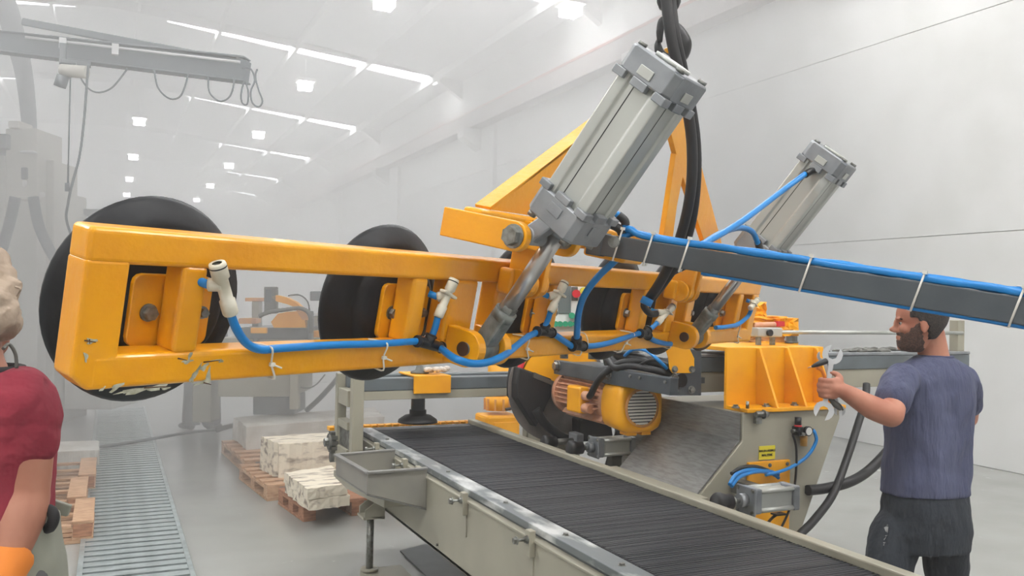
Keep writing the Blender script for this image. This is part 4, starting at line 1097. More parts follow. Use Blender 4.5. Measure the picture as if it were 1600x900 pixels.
# elbows and hoses by the first cylinder
def ld(px, py, t=2.45): return loc_d(px, py, t)
MB().tube([ld(948, 338), ld(960, 333), ld(968, 338)], .0095).build('air_hose', 'blue', lf)
MB().tube([ld(966, 336), ld(976, 345), ld(977, 352)], .0125).build('elbow', 'blackpl', lf)
MB().tube([ld(977, 350), ld(978, 358), bp(982, .055, .012)]+[bp(px, .041+.002*math.sin(px), .016) for px in range(1000, 2350, 60)], .0098, n=10).build('air_hose', 'blue', lf)
MB().tube([ld(936, 355), ld(950, 350), ld(958, 352)], .0095).build('air_hose', 'blue', lf)
MB().tube([ld(956, 351), ld(968, 358), ld(972, 366)], .0125).build('elbow', 'blackpl', lf)
MB().tube([ld(972, 364), ld(974, 370), bp(986, .046, -.004)]+[bp(px, .042+.003*math.sin(px*1.3+1), -.008) for px in range(1010, 2350, 60)], .0095, n=10).build('air_hose', 'blue', lf)
# hoses to the second cylinder
def l3(px, py, t): return loc_d(px, py, t)
MB().tube([l3(1090, 384, 2.42), l3(1110, 375, 2.5), l3(1160, 345, 2.65), l3(1220, 300, 2.85), l3(1258, 272, 2.95)], .0095).build('air_hose', 'blue', lf)
MB().tube([l3(1258, 273, 2.95), l3(1266, 268, 2.97), l3(1275, 266, 3.02)], .0125).build('elbow', 'blackpl', lf)
MB().tube([l3(1095, 384, 2.42), l3(1125, 365, 2.6), l3(1155, 356, 2.8), l3(1175, 362, 2.88), l3(1184, 380, 2.92)], .0095).build('air_hose', 'blue', lf)
MB().tube([l3(1184, 378, 2.92), l3(1187, 388, 2.95), l3(1190, 393, 3.0)], .0125).build('elbow', 'blackpl', lf)
# white label on cylinder 2
q = [l3(1192, 376, 3.075), l3(1196, 380, 3.075), l3(1208, 363, 3.075), l3(1204, 360, 3.075)]
# plastic valves with blue tube line along the bottom rail
def f(px, py, c=-.022): return loc_c(px, py, c)
def valve(top, bot, port, c=-.03, flange=True, k=1.0):
    t_, b_ = f(*top, c), f(*bot, c); d = (b_-t_); L_ = d.length; d.normalize()
    o = MB().lathe([(r_*k, h_) for r_, h_ in [(.0075, 0), (.0125, 0), (.0135, .004), (.0135, .03), (.010, .034), (.010, L_-.032), (.0125, L_-.03), (.0125, L_-.004), (.011, L_), (0, L_)]], t_, d, n=20, closed=False).build('valve', 'fit', lf)
    MB().cyl(t_+d*.004, t_+d*.006, .0075, n=14).build('port_hole', 'steeldark', o)
    MB().lathe([(.0128*k, .006), (.0138*k, .0065), (.0138*k, .009), (.0128*k, .0095)], t_, d, n=20, closed=False).build('seal_ring', 'blackpl', o)
    m_ = t_+d*(L_*.42); p_ = f(*port, c+.02)
    MB().tube([m_, m_.lerp(p_, .6), p_], .0125, n=14, sub=2).build('side_port', 'fit', o)
    MB().cyl(p_, p_+V((-.012, .02, .004)), .0085).build('tube_end', 'blue', o)
    if flange:
        MB().prism([m_+Rx_ for Rx_ in ()] or [t_+d*.034+V(k) for k in ((-.024, -.012, .006), (.024, -.012, -.012), (.024, .010, -.012), (-.024, .010, .006))], d*.008).build('flange', 'fit', o, bevel=.003)
    return o
valve((339, 411), (361, 491), (326, 445), flange=False, k=1.2)
valve((710, 436), (684, 496), (684, 464)); valve((883, 440), (860, 488), (858, 463))
valve((1052, 478), (1027, 505), (1026, 488)); valve((1184, 468), (1172, 482), (1174, 472))
hl = 'blue_tube'
def tb(P, r=.0086, c=-.014):
    return MB().tube([f(p[0], p[1], p[2] if len(p) > 2 else c) for p in P], r, n=12).build('air_hose', 'blue', lf)
tb([(360, 490, -.03), (370, 515, -.026), (386, 537, -.016), (408, 546, -.0095), (440, 544, -.0095), (520, 539, -.0095), (590, 537, -.0095), (655, 533, -.014)])
tb([(690, 545, -.03), (704, 556, -.09), (718, 563, -.128), (738, 568, -.14), (762, 566, -.14), (788, 555, -.125), (805, 542, -.07), (825, 526, -.02), (840, 519, -.014)], .0095)
tb([(863, 520), (880, 532), (895, 542)], .0095)
tb([(910, 541), (930, 540), (955, 535), (985, 525), (1003, 520)], .0095)
tb([(1012, 524), (1022, 532), (1040, 537), (1052, 537), (1066, 537, -.012)], .0095)
tb([(1118, 512, -.012), (1132, 511, -.018), (1152, 507, -.015), (1168, 495, -.02), (1174, 483, -.03)], .0095)
tb([(684, 495, -.03), (680, 512, -.025), (675, 525, -.02)]); tb([(860, 487, -.03), (856, 500, -.022), (851, 511, -.02)]); tb([(1027, 504, -.03), (1020, 511, -.025), (1012, 517, -.02)])
tb([(901, 530, -.02), (904, 490, -.03), (914, 460, -.06), (935, 432, -.10), (956, 412, -.14), (966, 402, -.16), (972, 392, -.14)], .0105)
def tee(c0, a, b, st, r=.0135):
    o = MB().tube([f(*a, -.016), f(*c0, -.017), f(*b, -.016)], r, n=14, sub=3).build('tee_fitting', 'blackpl', lf)
    MB().cyl(f(*c0, -.017), f(*st, -.022), r, n=14).build('branch', 'blackpl', o)
    for p_, q_ in ((a, c0), (b, c0), (st, c0)):
        x = f(*p_, -.017); y = f(*q_, -.017); d_ = (x-y).normalized(); MB().cyl(x-d_*.004, x+d_*.001, r*1.15, n=14).build('collar', 'blackpl', o)
tee((668, 537), (652, 533), (690, 543), (674, 524)); tee((851, 518), (839, 518), (863, 520), (852, 508), .014)
tee((902, 540), (894, 541), (912, 541), (901, 528), .015); tee((1007, 521), (1000, 521), (1013, 525), (1013, 515), .015)
# zip ties round the bottom rail
def ziptie(pxt, pyt, pxb, pyb, r=.0022, tail=True):
    a_ = f(pxt, pyt, -.006); b_ = f(pxb, pyb, -.002); a0 = V((a_.x, .0, -.2175)); 
    P = [V((a_.x-.012, .03, -.214)), V((a_.x, -.004, -.212)), a_+V((0, -.016, 0)), V((a_.x*.5+b_.x*.5, -.006, -.25)), V((b_.x, -.003, HB-.002)), V((b_.x, .03, HB-.004))]
    o = MB().tube(P, r, n=6, sub=4).build('cable_tie', 'tie', lf)
    h_ = V((a_.x*.5+b_.x*.5, -.008, -.25)); MB().box(h_-V((.006, .004, .004)), h_+V((.006, .003, .004))).build('tie_head', 'tie', o, bevel=.001)
    if tail: MB().tube([h_, h_+V((.018, -.01, -.006))], .002, n=6, sub=1).build('tie_tail', 'tie', o)
for q_ in ((418, 544, 428, 594), (598, 537, 598, 582), (820, 528, 826, 556), (912, 538, 905, 560), (985, 522, 970, 545), (1050, 534, 1045, 552), (1152, 506, 1157, 520)): ziptie(*q_)

# ================================================================ HOOK AND HOSES
hk = thing('crane_hook', 'black crane hook with safety latch holding the yellow lifter eye', 'hook', LM @ hp(1043, 118, HC))
HD = (LM @ hp(1043, 100, HC)); hdp = (HD-EYE).dot(FW)
def hd(px, py, o=0): return at_d(px, py, hdp-o)
MB().tube([hd(1045, 18), hd(1046, 35), hd(1058, 50), hd(1066, 68), hd(1062, 85), hd(1048, 95), hd(1034, 88), hd(1028, 72), hd(1030, 60)], [.016, .018, .025, .030, .028, .022, .018, .012, .005], n=14).build('hook', 'blackpl', hk)
MB().lathe([(0, 0), (.03, 0), (.038, .02), (.038, .075), (.03, .09), (0, .09)], hd(1045, 13), (0, 0, 1), n=24).build('swivel_block', 'blackpl', hk)
MB().tube([hd(1031, 66, .02), hd(1031, 50, .02), hd(1034, 33, .02), hd(1042, 28, .02)], [.008, .012, .012, .008], n=8).build('latch', 'blackpl', hk)
MB().cyl(hd(1045, -20), hd(1045, -20)+V((0, 0, 3.5)), .011).build('lift_rope', 'steeldark', hk)
def hose(P, r, label):
    return tag(MB().tube([at_d(*q_) for q_ in P], r, n=14, sub=8).build('rubber_hose', 'rubberdark'), label, 'hose', None)
hose([(1034, -700, 2.62), (1036, -300, 2.6), (1037, -60, 2.58), (1041, 0, 2.56), (1048, 55, 2.55), (1060, 110, 2.56), (1073, 165, 2.58), (1081, 225, 2.6), (1080, 290, 2.62), (1069, 350, 2.68), (1052, 400, 2.75), (1032, 440, 2.85), (1014, 467, 2.95)], .0165,
     'thicker of the two black hoses hanging past the hook')
hose([(1048, -700, 2.66), (1046, -300, 2.64), (1046, -60, 2.62), (1049, 0, 2.60), (1056, 55, 2.58), (1068, 110, 2.6), (1080, 165, 2.62), (1088, 225, 2.65), (1088, 290, 2.68), (1080, 350, 2.72), (1063, 402, 2.8), (1040, 438, 2.88), (1019, 466, 2.97)], .0145,
     'thinner of the two black hoses, behind the thicker one')
hose([(1110, 400, 3.0), (1090, 408, 2.98), (1065, 418, 2.95), (1045, 430, 2.95), (1022, 462, 3.0)], .013, 'black hose running level behind the grey handle bar')
tag(MB().tube([at_d(1012, 465, 2.96), at_d(1006, 478, 2.97), at_d(1016, 490, 3.0), at_d(1026, 490, 3.02)], .012).build('hose_joint', 'blackpl'), 'black elbow joint where the hoses meet the lifter valve', 'fitting')
MB().tube([hd(1051, 87, .14), hd(1058, 90, .16), hd(1066, 88, .14), hd(1063, 84, .02), hd(1053, 83, .02), hd(1051, 87, .14)], .004).build('wire_tie', 'blackpl', hk)
tag(MB().tube([at_d(1013, 466, 2.93), at_d(1008, 476, 2.93)], .021, n=12, sub=1).build('tape_wrap', 'blue'), 'blue tape wrapped round the black hose end', 'tape')
# ================================================================ PEOPLE
def remesh(o, voxel, smooth=3, disp=None):
    r = o.modifiers.new('remesh', 'REMESH'); r.mode = 'VOXEL'; r.voxel_size = voxel; r.use_smooth_shade = True
    if smooth:
        s = o.modifiers.new('smooth', 'SMOOTH'); s.factor = .6; s.iterations = smooth
    if disp:
        t = bpy.data.textures.new('folds', 'CLOUDS'); t.noise_scale = disp[1]; t.noise_depth = 1
        dm = o.modifiers.new('folds', 'DISPLACE'); dm.texture = t; dm.strength = disp[0]; dm.mid_level = .5; dm.texture_coords = 'LOCAL'
    return o
def limb(mb, pts, radii, n=18, sub=5):
    P = smooth_path([V(p) for p in pts], sub) if len(pts) > 2 else [V(p) for p in pts]
    mb.tube(P, radii, n=n, sub=1)
    mb.ell(pts[0], radii[0], nu=n, nv=8); mb.ell(pts[-1], radii[-1], nu=n, nv=8); return mb
def oval(c, rx, ry, ax, ay, n=28, k=2.3):
    out_ = []
    for i in range(n):
        a = 2*math.pi*i/n; c_, s_ = math.cos(a), math.sin(a); q = (abs(c_)**k+abs(s_)**k)**(-1/k)
        out_.append(V(c)+ax*(rx*q*c_)+ay*(ry*q*s_))
    return out_
HEAD = [  # z, front, back, half width (metres, face along +x)
 (-.005, .050, .010, .030), (.005, .078, -.005, .040), (.02, .090, -.02, .050), (.04, .091, -.035, .058), (.055, .094, -.05, .062), (.065, .089, -.058, .064), (.08, .091, -.07, .067),
 (.10, .088, -.085, .070), (.115, .083, -.092, .072), (.13, .092, -.097, .074), (.15, .095, -.100, .076), (.17, .092, -.099, .076), (.19, .083, -.092, .072), (.21, .064, -.076, .060), (.225, .038, -.05, .042), (.236, .004, -.014, .012)]
def head(parent, org, face, up, matskin, mathair, matbeard=None, hair=True, eyes=True, sc_=1.0):
    x = V(face).normalized(); z = V(up).normalized(); y = z.cross(x).normalized(); x = y.cross(z)
    R = Matrix((x, y, z)).transposed()
    def T(p): return V(org)+R @ (V(p)*sc_)
    n = 40
    def ring(zr, grow=0):
        zz, fr_, bk, hw = zr; out_ = []
        for i in range(n):
            a = 2*math.pi*i/n; c_, s_ = math.cos(a), math.sin(a)
            cx_ = (fr_+bk)/2; rx = (fr_-bk)/2
            k = 2.25; q = (abs(c_)**k+abs(s_)**k)**(-1/k)
            out_.append(V((cx_+(rx+grow)*q*c_, (hw+grow)*q*s_, zz)))
        return out_
    zs_ = []
    for i in range(len(HEAD)-1):
        for t in (0, .5): zs_.append(tuple(a*(1-t)+b*t for a, b in zip(HEAD[i], HEAD[i+1])))
    zs_.append(HEAD[-1])
    G = [ring(z_) for z_ in zs_]
    mb = MB().rings([[T(p) for p in r] for r in G])
    # nose, lips, brow
    for c, r in (((.096, 0, .112), (.010, .009, .024)), ((.108, 0, .092), (.016, .011, .012)), ((.102, .010, .085), (.010, .008, .008)), ((.102, -.010, .085), (.010, .008, .008)),
                 ((.092, 0, .061), (.007, .022, .005)), ((.090, 0, .052), (.008, .020, .006)), ((.084, 0, .018), (.012, .022, .014)),
                 ((.086, .03, .136), (.012, .022, .007)), ((.086, -.03, .136), (.012, .022, .007)), ((.070, .045, .095), (.020, .020, .018)), ((.070, -.045, .095), (.020, .020, .018))):
        mb.ell(T(c), tuple(q*sc_ for q in r), R, 12, 8)
    for s in (1, -1):
        mb.ell(T((-.008, s*.076, .108)), tuple(q*sc_ for q in (.017, .008, .031)), R @ Matrix.Rotation(s*.35, 3, 'Z'), 12, 8)
        mb.ell(T((-.004, s*.078, .086)), tuple(q*sc_ for q in (.010, .006, .012)), R, 10, 6)
    def region(fn, grow, name, m_):
        vs, fs = [], []
        G2 = [[T(p) for p in ring(z_, grow)] for z_ in zs_]; G1 = [[T(p) for p in ring(z_, -.006)] for z_ in zs_]
        mb2 = MB()
        for i in range(len(zs_)-1):
            for j in range(n):
                k = (j+1) % n; zc = (zs_[i][0]+zs_[i+1][0])/2; p = (G[i][j]+G[i+1][k])/2
                if fn(p.x, p.y, zc): mb2.hexa([G2[i][j], G2[i][k], G2[i+1][k], G2[i+1][j]], [G1[i][j], G1[i][k], G1[i+1][k], G1[i+1][j]])
        if name == 'hair': mb2.ell(T((-.005, 0, .215)), (.062*sc_, .052*sc_, .026*sc_), R, 20, 10)
        o = mb2.build(name, m_, parent); remesh(o, .0042, 6); return o
    parts = []
    if hair: region(lambda x_, y_, z_: (z_ > .185-.0*x_ and x_ < .092) or (x_ < .045 and z_ > .135) or (x_ < -.022 and z_ > .045) or (x_ < .012 and z_ > .12), .010, 'hair', mathair)
    if matbeard: region(lambda x_, y_, z_: (z_ < .047 and x_ > -.005) or (z_ < .062 and -.0 < x_ < .082) or (z_ < .06+(.078-x_)*.85 and -.002 < x_ < .078 and z_ < .13) or (.064 < z_ < .079 and x_ > .07), .006, 'beard', matbeard)
    if eyes:
        for s in (1, -1):
            e = MB().ell(T((.0715, s*.031, .117)), .0115*sc_, R, 14, 10).build('eye', 'eyew', parent)
            MB().ell(T((.0800, s*.032, .117)), .0055*sc_, R, 10, 6).build('iris', 'ink', e)
            MB().tube([T((.088, s*.016, .134)), T((.089, s*.034, .139)), T((.074, s*.052, .134))], .0035*sc_, n=6).build('eyebrow', mathair, parent)
    return mb, T
# ---------- worker in the navy shirt (right)
D0 = 3.6
HX = V((math.cos(YAW), -math.sin(YAW), 0)); HY = V((math.sin(YAW), math.cos(YAW), 0)); HZ = V((0, 0, 1))   # screen right, away, up
def K(px, py, d=D0): return at_d(px, py, d)
w2 = thing('person', 'bearded man in navy T-shirt and black trousers holding spanners by the saw', 'person', K(1450, 900)*1.0)
w2.location = (K(1450, 900).x, K(1450, 900).y, 0); _wm[w2.name] = Matrix.Translation(w2.location)
# body axes: he faces away and to the left of the picture
tor = math.radians(35)
bx = (HX*math.cos(tor*0+math.radians(-12)) + HY*math.sin(math.radians(-12))).normalized()    # across the shoulders, left to right on screen
bx = (HX*math.cos(math.radians(18)) + HY*math.sin(math.radians(18))).normalized()
by = HZ.cross(bx).normalized()                                                                       # chest direction (away)
fdir = (-HX*.93 + HY*.36).normalized()
faceup = (HZ + fdir*.06).normalized()
hd0 = K(1427, 545, 3.6) ; hd0 = hd0 + HX*.0
mbh, TH = head(w2, K(1441, 548, 3.6), fdir, faceup, 'skin', M['hair'], M['beard'], sc_=1.0)
body = mbh
limb(body, [K(1452, 520, 3.62), K(1458, 552, 3.63), K(1462, 585, 3.63)], [.058, .060, .072])
# torso under the shirt
def tor_ring(px, py, rx, ry, d=3.62, sh=0): return oval(K(px, py, d), rx, ry, bx, by)
body.rings([tor_ring(1460, 572, .09, .07), tor_ring(1458, 592, .13, .07), tor_ring(1456, 640, .15, .08), tor_ring(1450, 700, .14, .08), tor_ring(1447, 770, .14, .085), tor_ring(1446, 810, .14, .09)])
SL_, SR_ = K(1402, 592, 3.50), K(1512, 594, 3.68)
EL, WR, HN = K(1392, 648, 3.36), K(1318, 611, 3.34), K(1296, 606, 3.35)
limb(body, [SL_, SL_.lerp(EL, .5)+V((0, 0, -.004)), EL], [.044, .050, .049], sub=4)
limb(body, [EL, EL.lerp(WR, .4)+V((0, 0, -.008)), WR, WR.lerp(HN, .5)], [.049, .047, .030, .030], sub=4)
ER, WR2 = K(1511, 652, 3.80), K(1480, 690, 4.02)
limb(body, [SR_, SR_.lerp(ER, .5)+HX*.01, ER], [.040, .045, .043], sub=4)
limb(body, [ER, ER.lerp(WR2, .5), WR2], [.045, .04, .03], sub=4)
# legs
hipL, kneeL, ankL = K(1408, 830, 3.6), K(1388, 930, 3.55), K(1385, 1075, 3.6)
hipR, kneeR, ankR = K(1478, 830, 3.66), K(1482, 925, 3.66), K(1560, 1060, 3.8)
ankL.z = .09; ankR.z = .11
limb(body, [hipL, kneeL, ankL], [.06, .05, .038]); limb(body, [hipR, kneeR, ankR], [.06, .05, .038])
# left hand closed round the spanner shafts
AXh = (K(1300, 560, 3.33)-K(1288, 660, 3.33)).normalized()         # shaft direction (up)
toL = (K(1270, 606, 3.33)-K(1320, 606, 3.33)).normalized()         # fingers side
toV = AXh.cross(toL).normalized()
if toV.dot(FW) > 0: toV = -toV                                      # towards the viewer
hc = HN
palm = hc+toV*.018+(-toL)*.012
body.ell(palm, (.034, .018, .044), Matrix((toL, toV, AXh)).transposed(), 18, 12)
limb(body, [WR, WR.lerp(palm, .6), palm], [.029, .027, .026])
for i in range(4):
    o_ = AXh*(.030-.0205*i); r0 = [.0100, .0105, .0100, .0085][i]; l_ = [1, 1.06, 1, .85][i]
    k0 = palm+o_+toL*.012+toV*.006; k1 = palm+o_+toL*(.040*l_)+toV*.0; k2 = palm+o_+toL*(.046*l_)-toV*.032; k3 = palm+o_+toL*.022-toV*.048; k4 = palm+o_+toL*.002-toV*.044
    body.tube([k0, k1, k2, k3, k4], [r0*1.1, r0*1.1, r0, r0*.92, r0*.8], n=12, sub=4); body.ell(k4, r0*.82, nu=10, nv=6); body.ell(k1, r0*1.18, nu=10, nv=6)
t0_ = palm-toL*.022+AXh*.01-toV*.004
body.tube([t0_, t0_+AXh*.030-toV*.008, t0_+AXh*.044-toV*.022+toL*.014, t0_+AXh*.048-toV*.032+toL*.034], [.0145, .0125, .0115, .009], n=12, sub=4)
body.ell(t0_+AXh*.048-toV*.032+toL*.034, .009, nu=10, nv=6)
# right hand, relaxed
hr = WR2+V((0, 0, -.03)); body.ell(hr, (.03, .022, .04), None, 14, 10)
for i in range(4):
    q = hr+HX*(.022-.016*i); body.tube([q, q+V((0, 0, -.045)), q+V((0, 0, -.075))+HY*.012], [.0095, .009, .008], n=8, sub=3)
body.tube([hr-HX*.025, hr-HX*.04+V((0, 0, -.02)), hr-HX*.042+V((0, 0, -.05))], [.012, .0105, .009], n=8, sub=3)
bo = body.build('body', 'skin', w2); remesh(bo, .0052, 2)
ins = MB().ell(EL+toV*.042+V((0, 0, .0))+HX*-.0, (.006, .004, .007)).build('elbow_patch', 'label', w2)
bpy.data.objects.remove(ins)
# shirt
sh = MB()
R_ = [(1461, 556, .068, .062), (1461, 562, .10, .075), (1459, 573, .150, .092), (1457, 590, .184, .112), (1455, 625, .190, .124), (1452, 665, .186, .128), (1449, 705, .180, .130), (1447, 745, .184, .134), (1446, 770, .186, .136)]
sh.rings([oval(K(px, py, 3.62), rx, ry, bx, by, 36, 2.5) for px, py, rx, ry in R_])
limb(sh, [SL_+HX*.022, SL_.lerp(EL, .22)+HX*.004, SL_.lerp(EL, .56)], [.068, .070, .071])
limb(sh, [SR_-HX*.02, SR_.lerp(ER, .3)-HX*.004, SR_.lerp(ER, .62)], [.064, .064, .063])
so = sh.build('t_shirt', 'navy', w2); remesh(so, .009, 4, (.016, .09))
mb = MB(); mb.tube([p for p in oval(K(1461, 557, 3.62), .067, .062, bx, by, 24)]+[oval(K(1461, 557, 3.62), .067, .062, bx, by, 24)[0]], .006, n=8, sub=1).build('collar', 'navyrib', w2)
# trousers
tr = MB()
tr.rings([oval(K(px, py, 3.62), rx, ry, bx, by, 36, 2.4) for px, py, rx, ry in ((1447, 758, .172, .125), (1447, 790, .186, .14), (1447, 825, .192, .145), (1446, 855, .185, .142))])
limb(tr, [K(1402, 830, 3.6), K(1388, 885, 3.58), kneeL, ankL+V((0, 0, .04))], [.105, .098, .085, .072])
limb(tr, [K(1482, 830, 3.66), K(1478, 880, 3.67), K(1490, 925, 3.68), ankR+V((0, 0, .05))], [.10, .088, .078, .068])
tr.ell(K(1505, 800, 3.62), (.035, .04, .06))
to = tr.build('trousers', 'pants', w2); remesh(to, .010, 4, (.02, .09))
for k, (a_) in enumerate((ankL, ankR)):
    s_ = MB(); dd = (-HX*.8+HY*.3).normalized(); s_.ell(a_+dd*.06-V((0, 0, a_.z-.045)), (.05, .05, .045)); s_.ell(a_+dd*.14-V((0, 0, a_.z-.035)), (.05, .045, .035)); s_.ell(a_-V((0, 0, a_.z-.045)), (.045, .045, .05))
    s_.box(a_+V((-.02, -.02, -a_.z+.002)), a_+V((.02, .02, -.02)))
    o = s_.build('shoe', 'shoe', w2); remesh(o, .008, 3)
# grey print on the thigh: a vertical row of strokes
px0 = K(1357, 826, 3.53)
rn = random.Random(2); mb = MB()
for i in range(9):
    c = K(1360+rn.uniform(-2, 2), 810+i*3.8, 3.44); a_ = c+HX*.010+V((0, 0, rn.uniform(-.006, .006))); b_ = c-HX*.010+V((0, 0, rn.uniform(-.006, .006)))
    mb.tube([a_, c+V((0, 0, rn.uniform(-.006, .006))), b_], .0022, n=5, sub=2)
pr = mb.build('print', 'print_', w2); pr['kind'] = 'stuff'
swm = pr.modifiers.new('wrap', 'SHRINKWRAP'); swm.target = to; swm.wrap_method = 'PROJECT'; swm.use_negative_direction = True; swm.use_positive_direction = True; swm.offset = .001; swm.wrap_mode = 'ABOVE_SURFACE'
swm.wrap_method = 'NEAREST_SURFACEPOINT'; swm.offset = .0015
# ---------- tools in his hand
def wrench(label, p_top, p_bot, w, jaw, th=.007, grp='spanners in the man\'s hand'):
    t = thing('spanner', label, 'wrench', p_bot, grp)
    ax_ = (p_top-p_bot).normalized(); n = (EYE-p_top).normalized(); n = (n-ax_*n.dot(ax_)).normalized(); s = ax_.cross(n)
    L_ = (p_top-p_bot).length
    MB().hexa([p_bot+ax_*jaw-s*w-n*th*.4, p_bot+ax_*jaw+s*w-n*th*.4, p_bot+ax_*jaw+s*w+n*th*.4, p_bot+ax_*jaw-s*w+n*th*.4],
              [p_top-ax_*jaw-s*w-n*th*.4, p_top-ax_*jaw+s*w-n*th*.4, p_top-ax_*jaw+s*w+n*th*.4, p_top-ax_*jaw-s*w+n*th*.4]).build('shaft', 'wrench', t, bevel=.002)
    for c, sg, tilt in ((p_top-ax_*jaw*.55, 1, .26), (p_bot+ax_*jaw*.55, -1, -.26)):
        e1 = (ax_*sg*math.cos(tilt)+s*math.sin(tilt)).normalized(); e2 = n.cross(e1).normalized()
        pts = []
        R0 = jaw; g_ = jaw*.46
        for k in range(0, 15):
            an = math.radians(28+k*(304/14)); pts.append(c+e1*(R0*math.cos(an))+e2*(R0*math.sin(an)))
        pts += [c+e1*(R0*.88)-e2*g_, c-e1*(R0*.18)-e2*g_*.95, c-e1*(R0*.42)-e2*g_*.4, c-e1*(R0*.42)+e2*g_*.4, c-e1*(R0*.18)+e2*g_*.95, c+e1*(R0*.88)+e2*g_]
        pts = [p-n*th/2 for p in pts]; N_ = 15
        vs = pts + [p+n*th for p in pts]; nn = len(pts)
        # triangulated fan pairs between the outer arc and the inner mouth
        inner = pts[15:][::1]
        inn = [pts[20], pts[19], pts[18], pts[17], pts[16], pts[15]]
        fs = []
        import bisect
        outer_idx = list(range(15)); inn_idx = [20, 19, 18, 17, 16, 15]
        i = j = 0
        while i < 14 or j < 5:
            if j >= 5 or (i < 14 and (i+1)/14 <= (j+1)/5): fs.append((outer_idx[i], outer_idx[i+1], inn_idx[j])); i += 1
            else: fs.append((outer_idx[i], inn_idx[j+1], inn_idx[j])); j += 1
        ff = fs + [tuple(q+nn for q in f_[::-1]) for f_ in fs]
        for q in range(nn): ff.append((q, (q+1) % nn, (q+1) % nn+nn, q+nn))
        MB().add(vs, ff).build('open_jaw', 'wrench', t, bevel=.0012, seg=1)
    return t
TH_ = .0
wrench('large bright open-ended spanner upright in the man\'s hand', at_d(1302, 546, 3.37), at_d(1286, 650, 3.35), .0095, .038)
wrench('smaller spanner crossing behind the large one in the hand', at_d(1284, 552, 3.40), at_d(1313, 646, 3.39), .007, .022)
pl = thing('pliers', 'dark-handled pliers with orange grip above the man\'s fist', 'pliers', at_d(1288, 575, 3.33))
MB().tube([at_d(1268, 573, 3.325), at_d(1278, 569, 3.32), at_d(1291, 564, 3.33)], [.004, .010, .012], n=10).build('handle', 'blackpl', pl)
MB().tube([at_d(1262, 575, 3.325), at_d(1270, 572, 3.325)], [.002, .004], n=8, sub=1).build('tip', 'copper', pl)
MB().tube([at_d(1276, 574, 3.335), at_d(1284, 579, 3.34), at_d(1289, 590, 3.35)], .007, n=8).build('grip', 'glove', pl)
sd2 = thing('socket_tool', 'small dark steel tool poking out below the fist', 'tool', at_d(1306, 632, 3.36))
MB().tube([at_d(1297, 622, 3.36), at_d(1305, 632, 3.36), at_d(1314, 640, 3.36)], [.009, .012, .006], n=10).build('bar', 'steeldark', sd2)
MB().tube([at_d(1306, 628, 3.37), at_d(1313, 633, 3.37), at_d(1317, 641, 3.37)], .004, n=8).build('hook', 'steeldark', sd2)

# ---------- worker in the dark red shirt (left edge)
D1 = 1.9
def K1(px, py, d=D1): return at_d(px, py, d)
w1 = thing('person', 'worker in dark red T-shirt and beige cloth cap at the left edge', 'person', V((K1(-30, 700).x, K1(-30, 700).y, 0)))
fd1 = (HX*.35+HY*.94).normalized()
ho = K1(-50, 562, 1.92)
mb1, T1 = head(w1, ho, (HX*.15+HY).normalized(), HZ, 'skin2', M['hair'], None, True, True)
sx = (HX*.97-HY*.24).normalized(); sy = HZ.cross(sx)
limb(mb1, [K1(-46, 535), K1(-42, 565), K1(-36, 600)], [.058, .06, .07])
S1R, E1R, W1R = K1(40, 622, 1.88), K1(36, 775, 1.86), K1(10, 880, 1.80)
S1L, E1L, W1L = K1(-150, 622, 1.98), K1(-190, 760, 2.0), K1(-170, 870, 1.85)
mb1.rings([oval(K1(px, py), rx, ry, sx, sy) for px, py, rx, ry in ((-25, 585, .08, .07), (-30, 620, .12, .07), (-40, 700, .13, .08), (-40, 800, .13, .08), (-40, 900, .13, .09))])
limb(mb1, [S1R, S1R.lerp(E1R, .5)+HX*.004, E1R], [.048, .055, .052]); limb(mb1, [E1R, E1R.lerp(W1R, .35)+HX*.004, W1R], [.054, .052, .033])
limb(mb1, [S1L, S1L.lerp(E1L, .5), E1L], [.045, .045, .042]); limb(mb1, [E1L, E1L.lerp(W1L, .4), W1L], [.045, .042, .03])
c = K1(-40, 900); hipz = c.z
for s in (-1, 1):
    h_ = c+sx*(.085*s); limb(mb1, [h_, V((h_.x, h_.y, .5)), V((h_.x, h_.y, .1))], [.08, .06, .042])
b1 = mb1.build('body', 'skin2', w1); remesh(b1, .0055, 2)
for nm, wr_ in (('glove', W1R), ('glove', W1L)):
    gl = MB(); dn_ = (K1(-30, 960, 1.7)-K1(10, 880, 1.8)).normalized(); cf = wr_+dn_*.01
    gl.cyl(cf-dn_*.03, cf+dn_*.05, .05, .042, n=20); gl.ell(cf+dn_*.085, (.042, .03, .05))
    for i in range(4):
        q = cf+dn_*.11+HX*(.03-.02*i); gl.tube([q, q+dn_*.045, q+dn_*.075-HZ*.012], [.012, .012, .010], n=8, sub=3)
    q = cf+dn_*.06+HX*.035; gl.tube([q, q+dn_*.03+HX*.02, q+dn_*.06+HX*.02], [.015, .013, .011], n=8, sub=3)
    o = gl.build(nm, 'glove', w1); remesh(o, .0055, 2)
s1 = MB()
s1.rings([oval(K1(px, py), rx, ry, sx, sy, 32, 2.4) for px, py, rx, ry in ((-30, 578, .078, .070), (-27, 590, .115, .085), (-28, 605, .165, .105), (-30, 640, .175, .118), (-38, 720, .165, .125), (-40, 800, .165, .128), (-40, 880, .168, .13))])
limb(s1, [S1R-HX*.012, S1R.lerp(E1R, .2), S1R.lerp(E1R, .42)], [.070, .073, .072]); limb(s1, [S1L+HX*.012, S1L.lerp(E1L, .25), S1L.lerp(E1L, .5)], [.068, .068, .066])
o = s1.build('t_shirt', 'red', w1); remesh(o, .008, 5, (.012, .07))
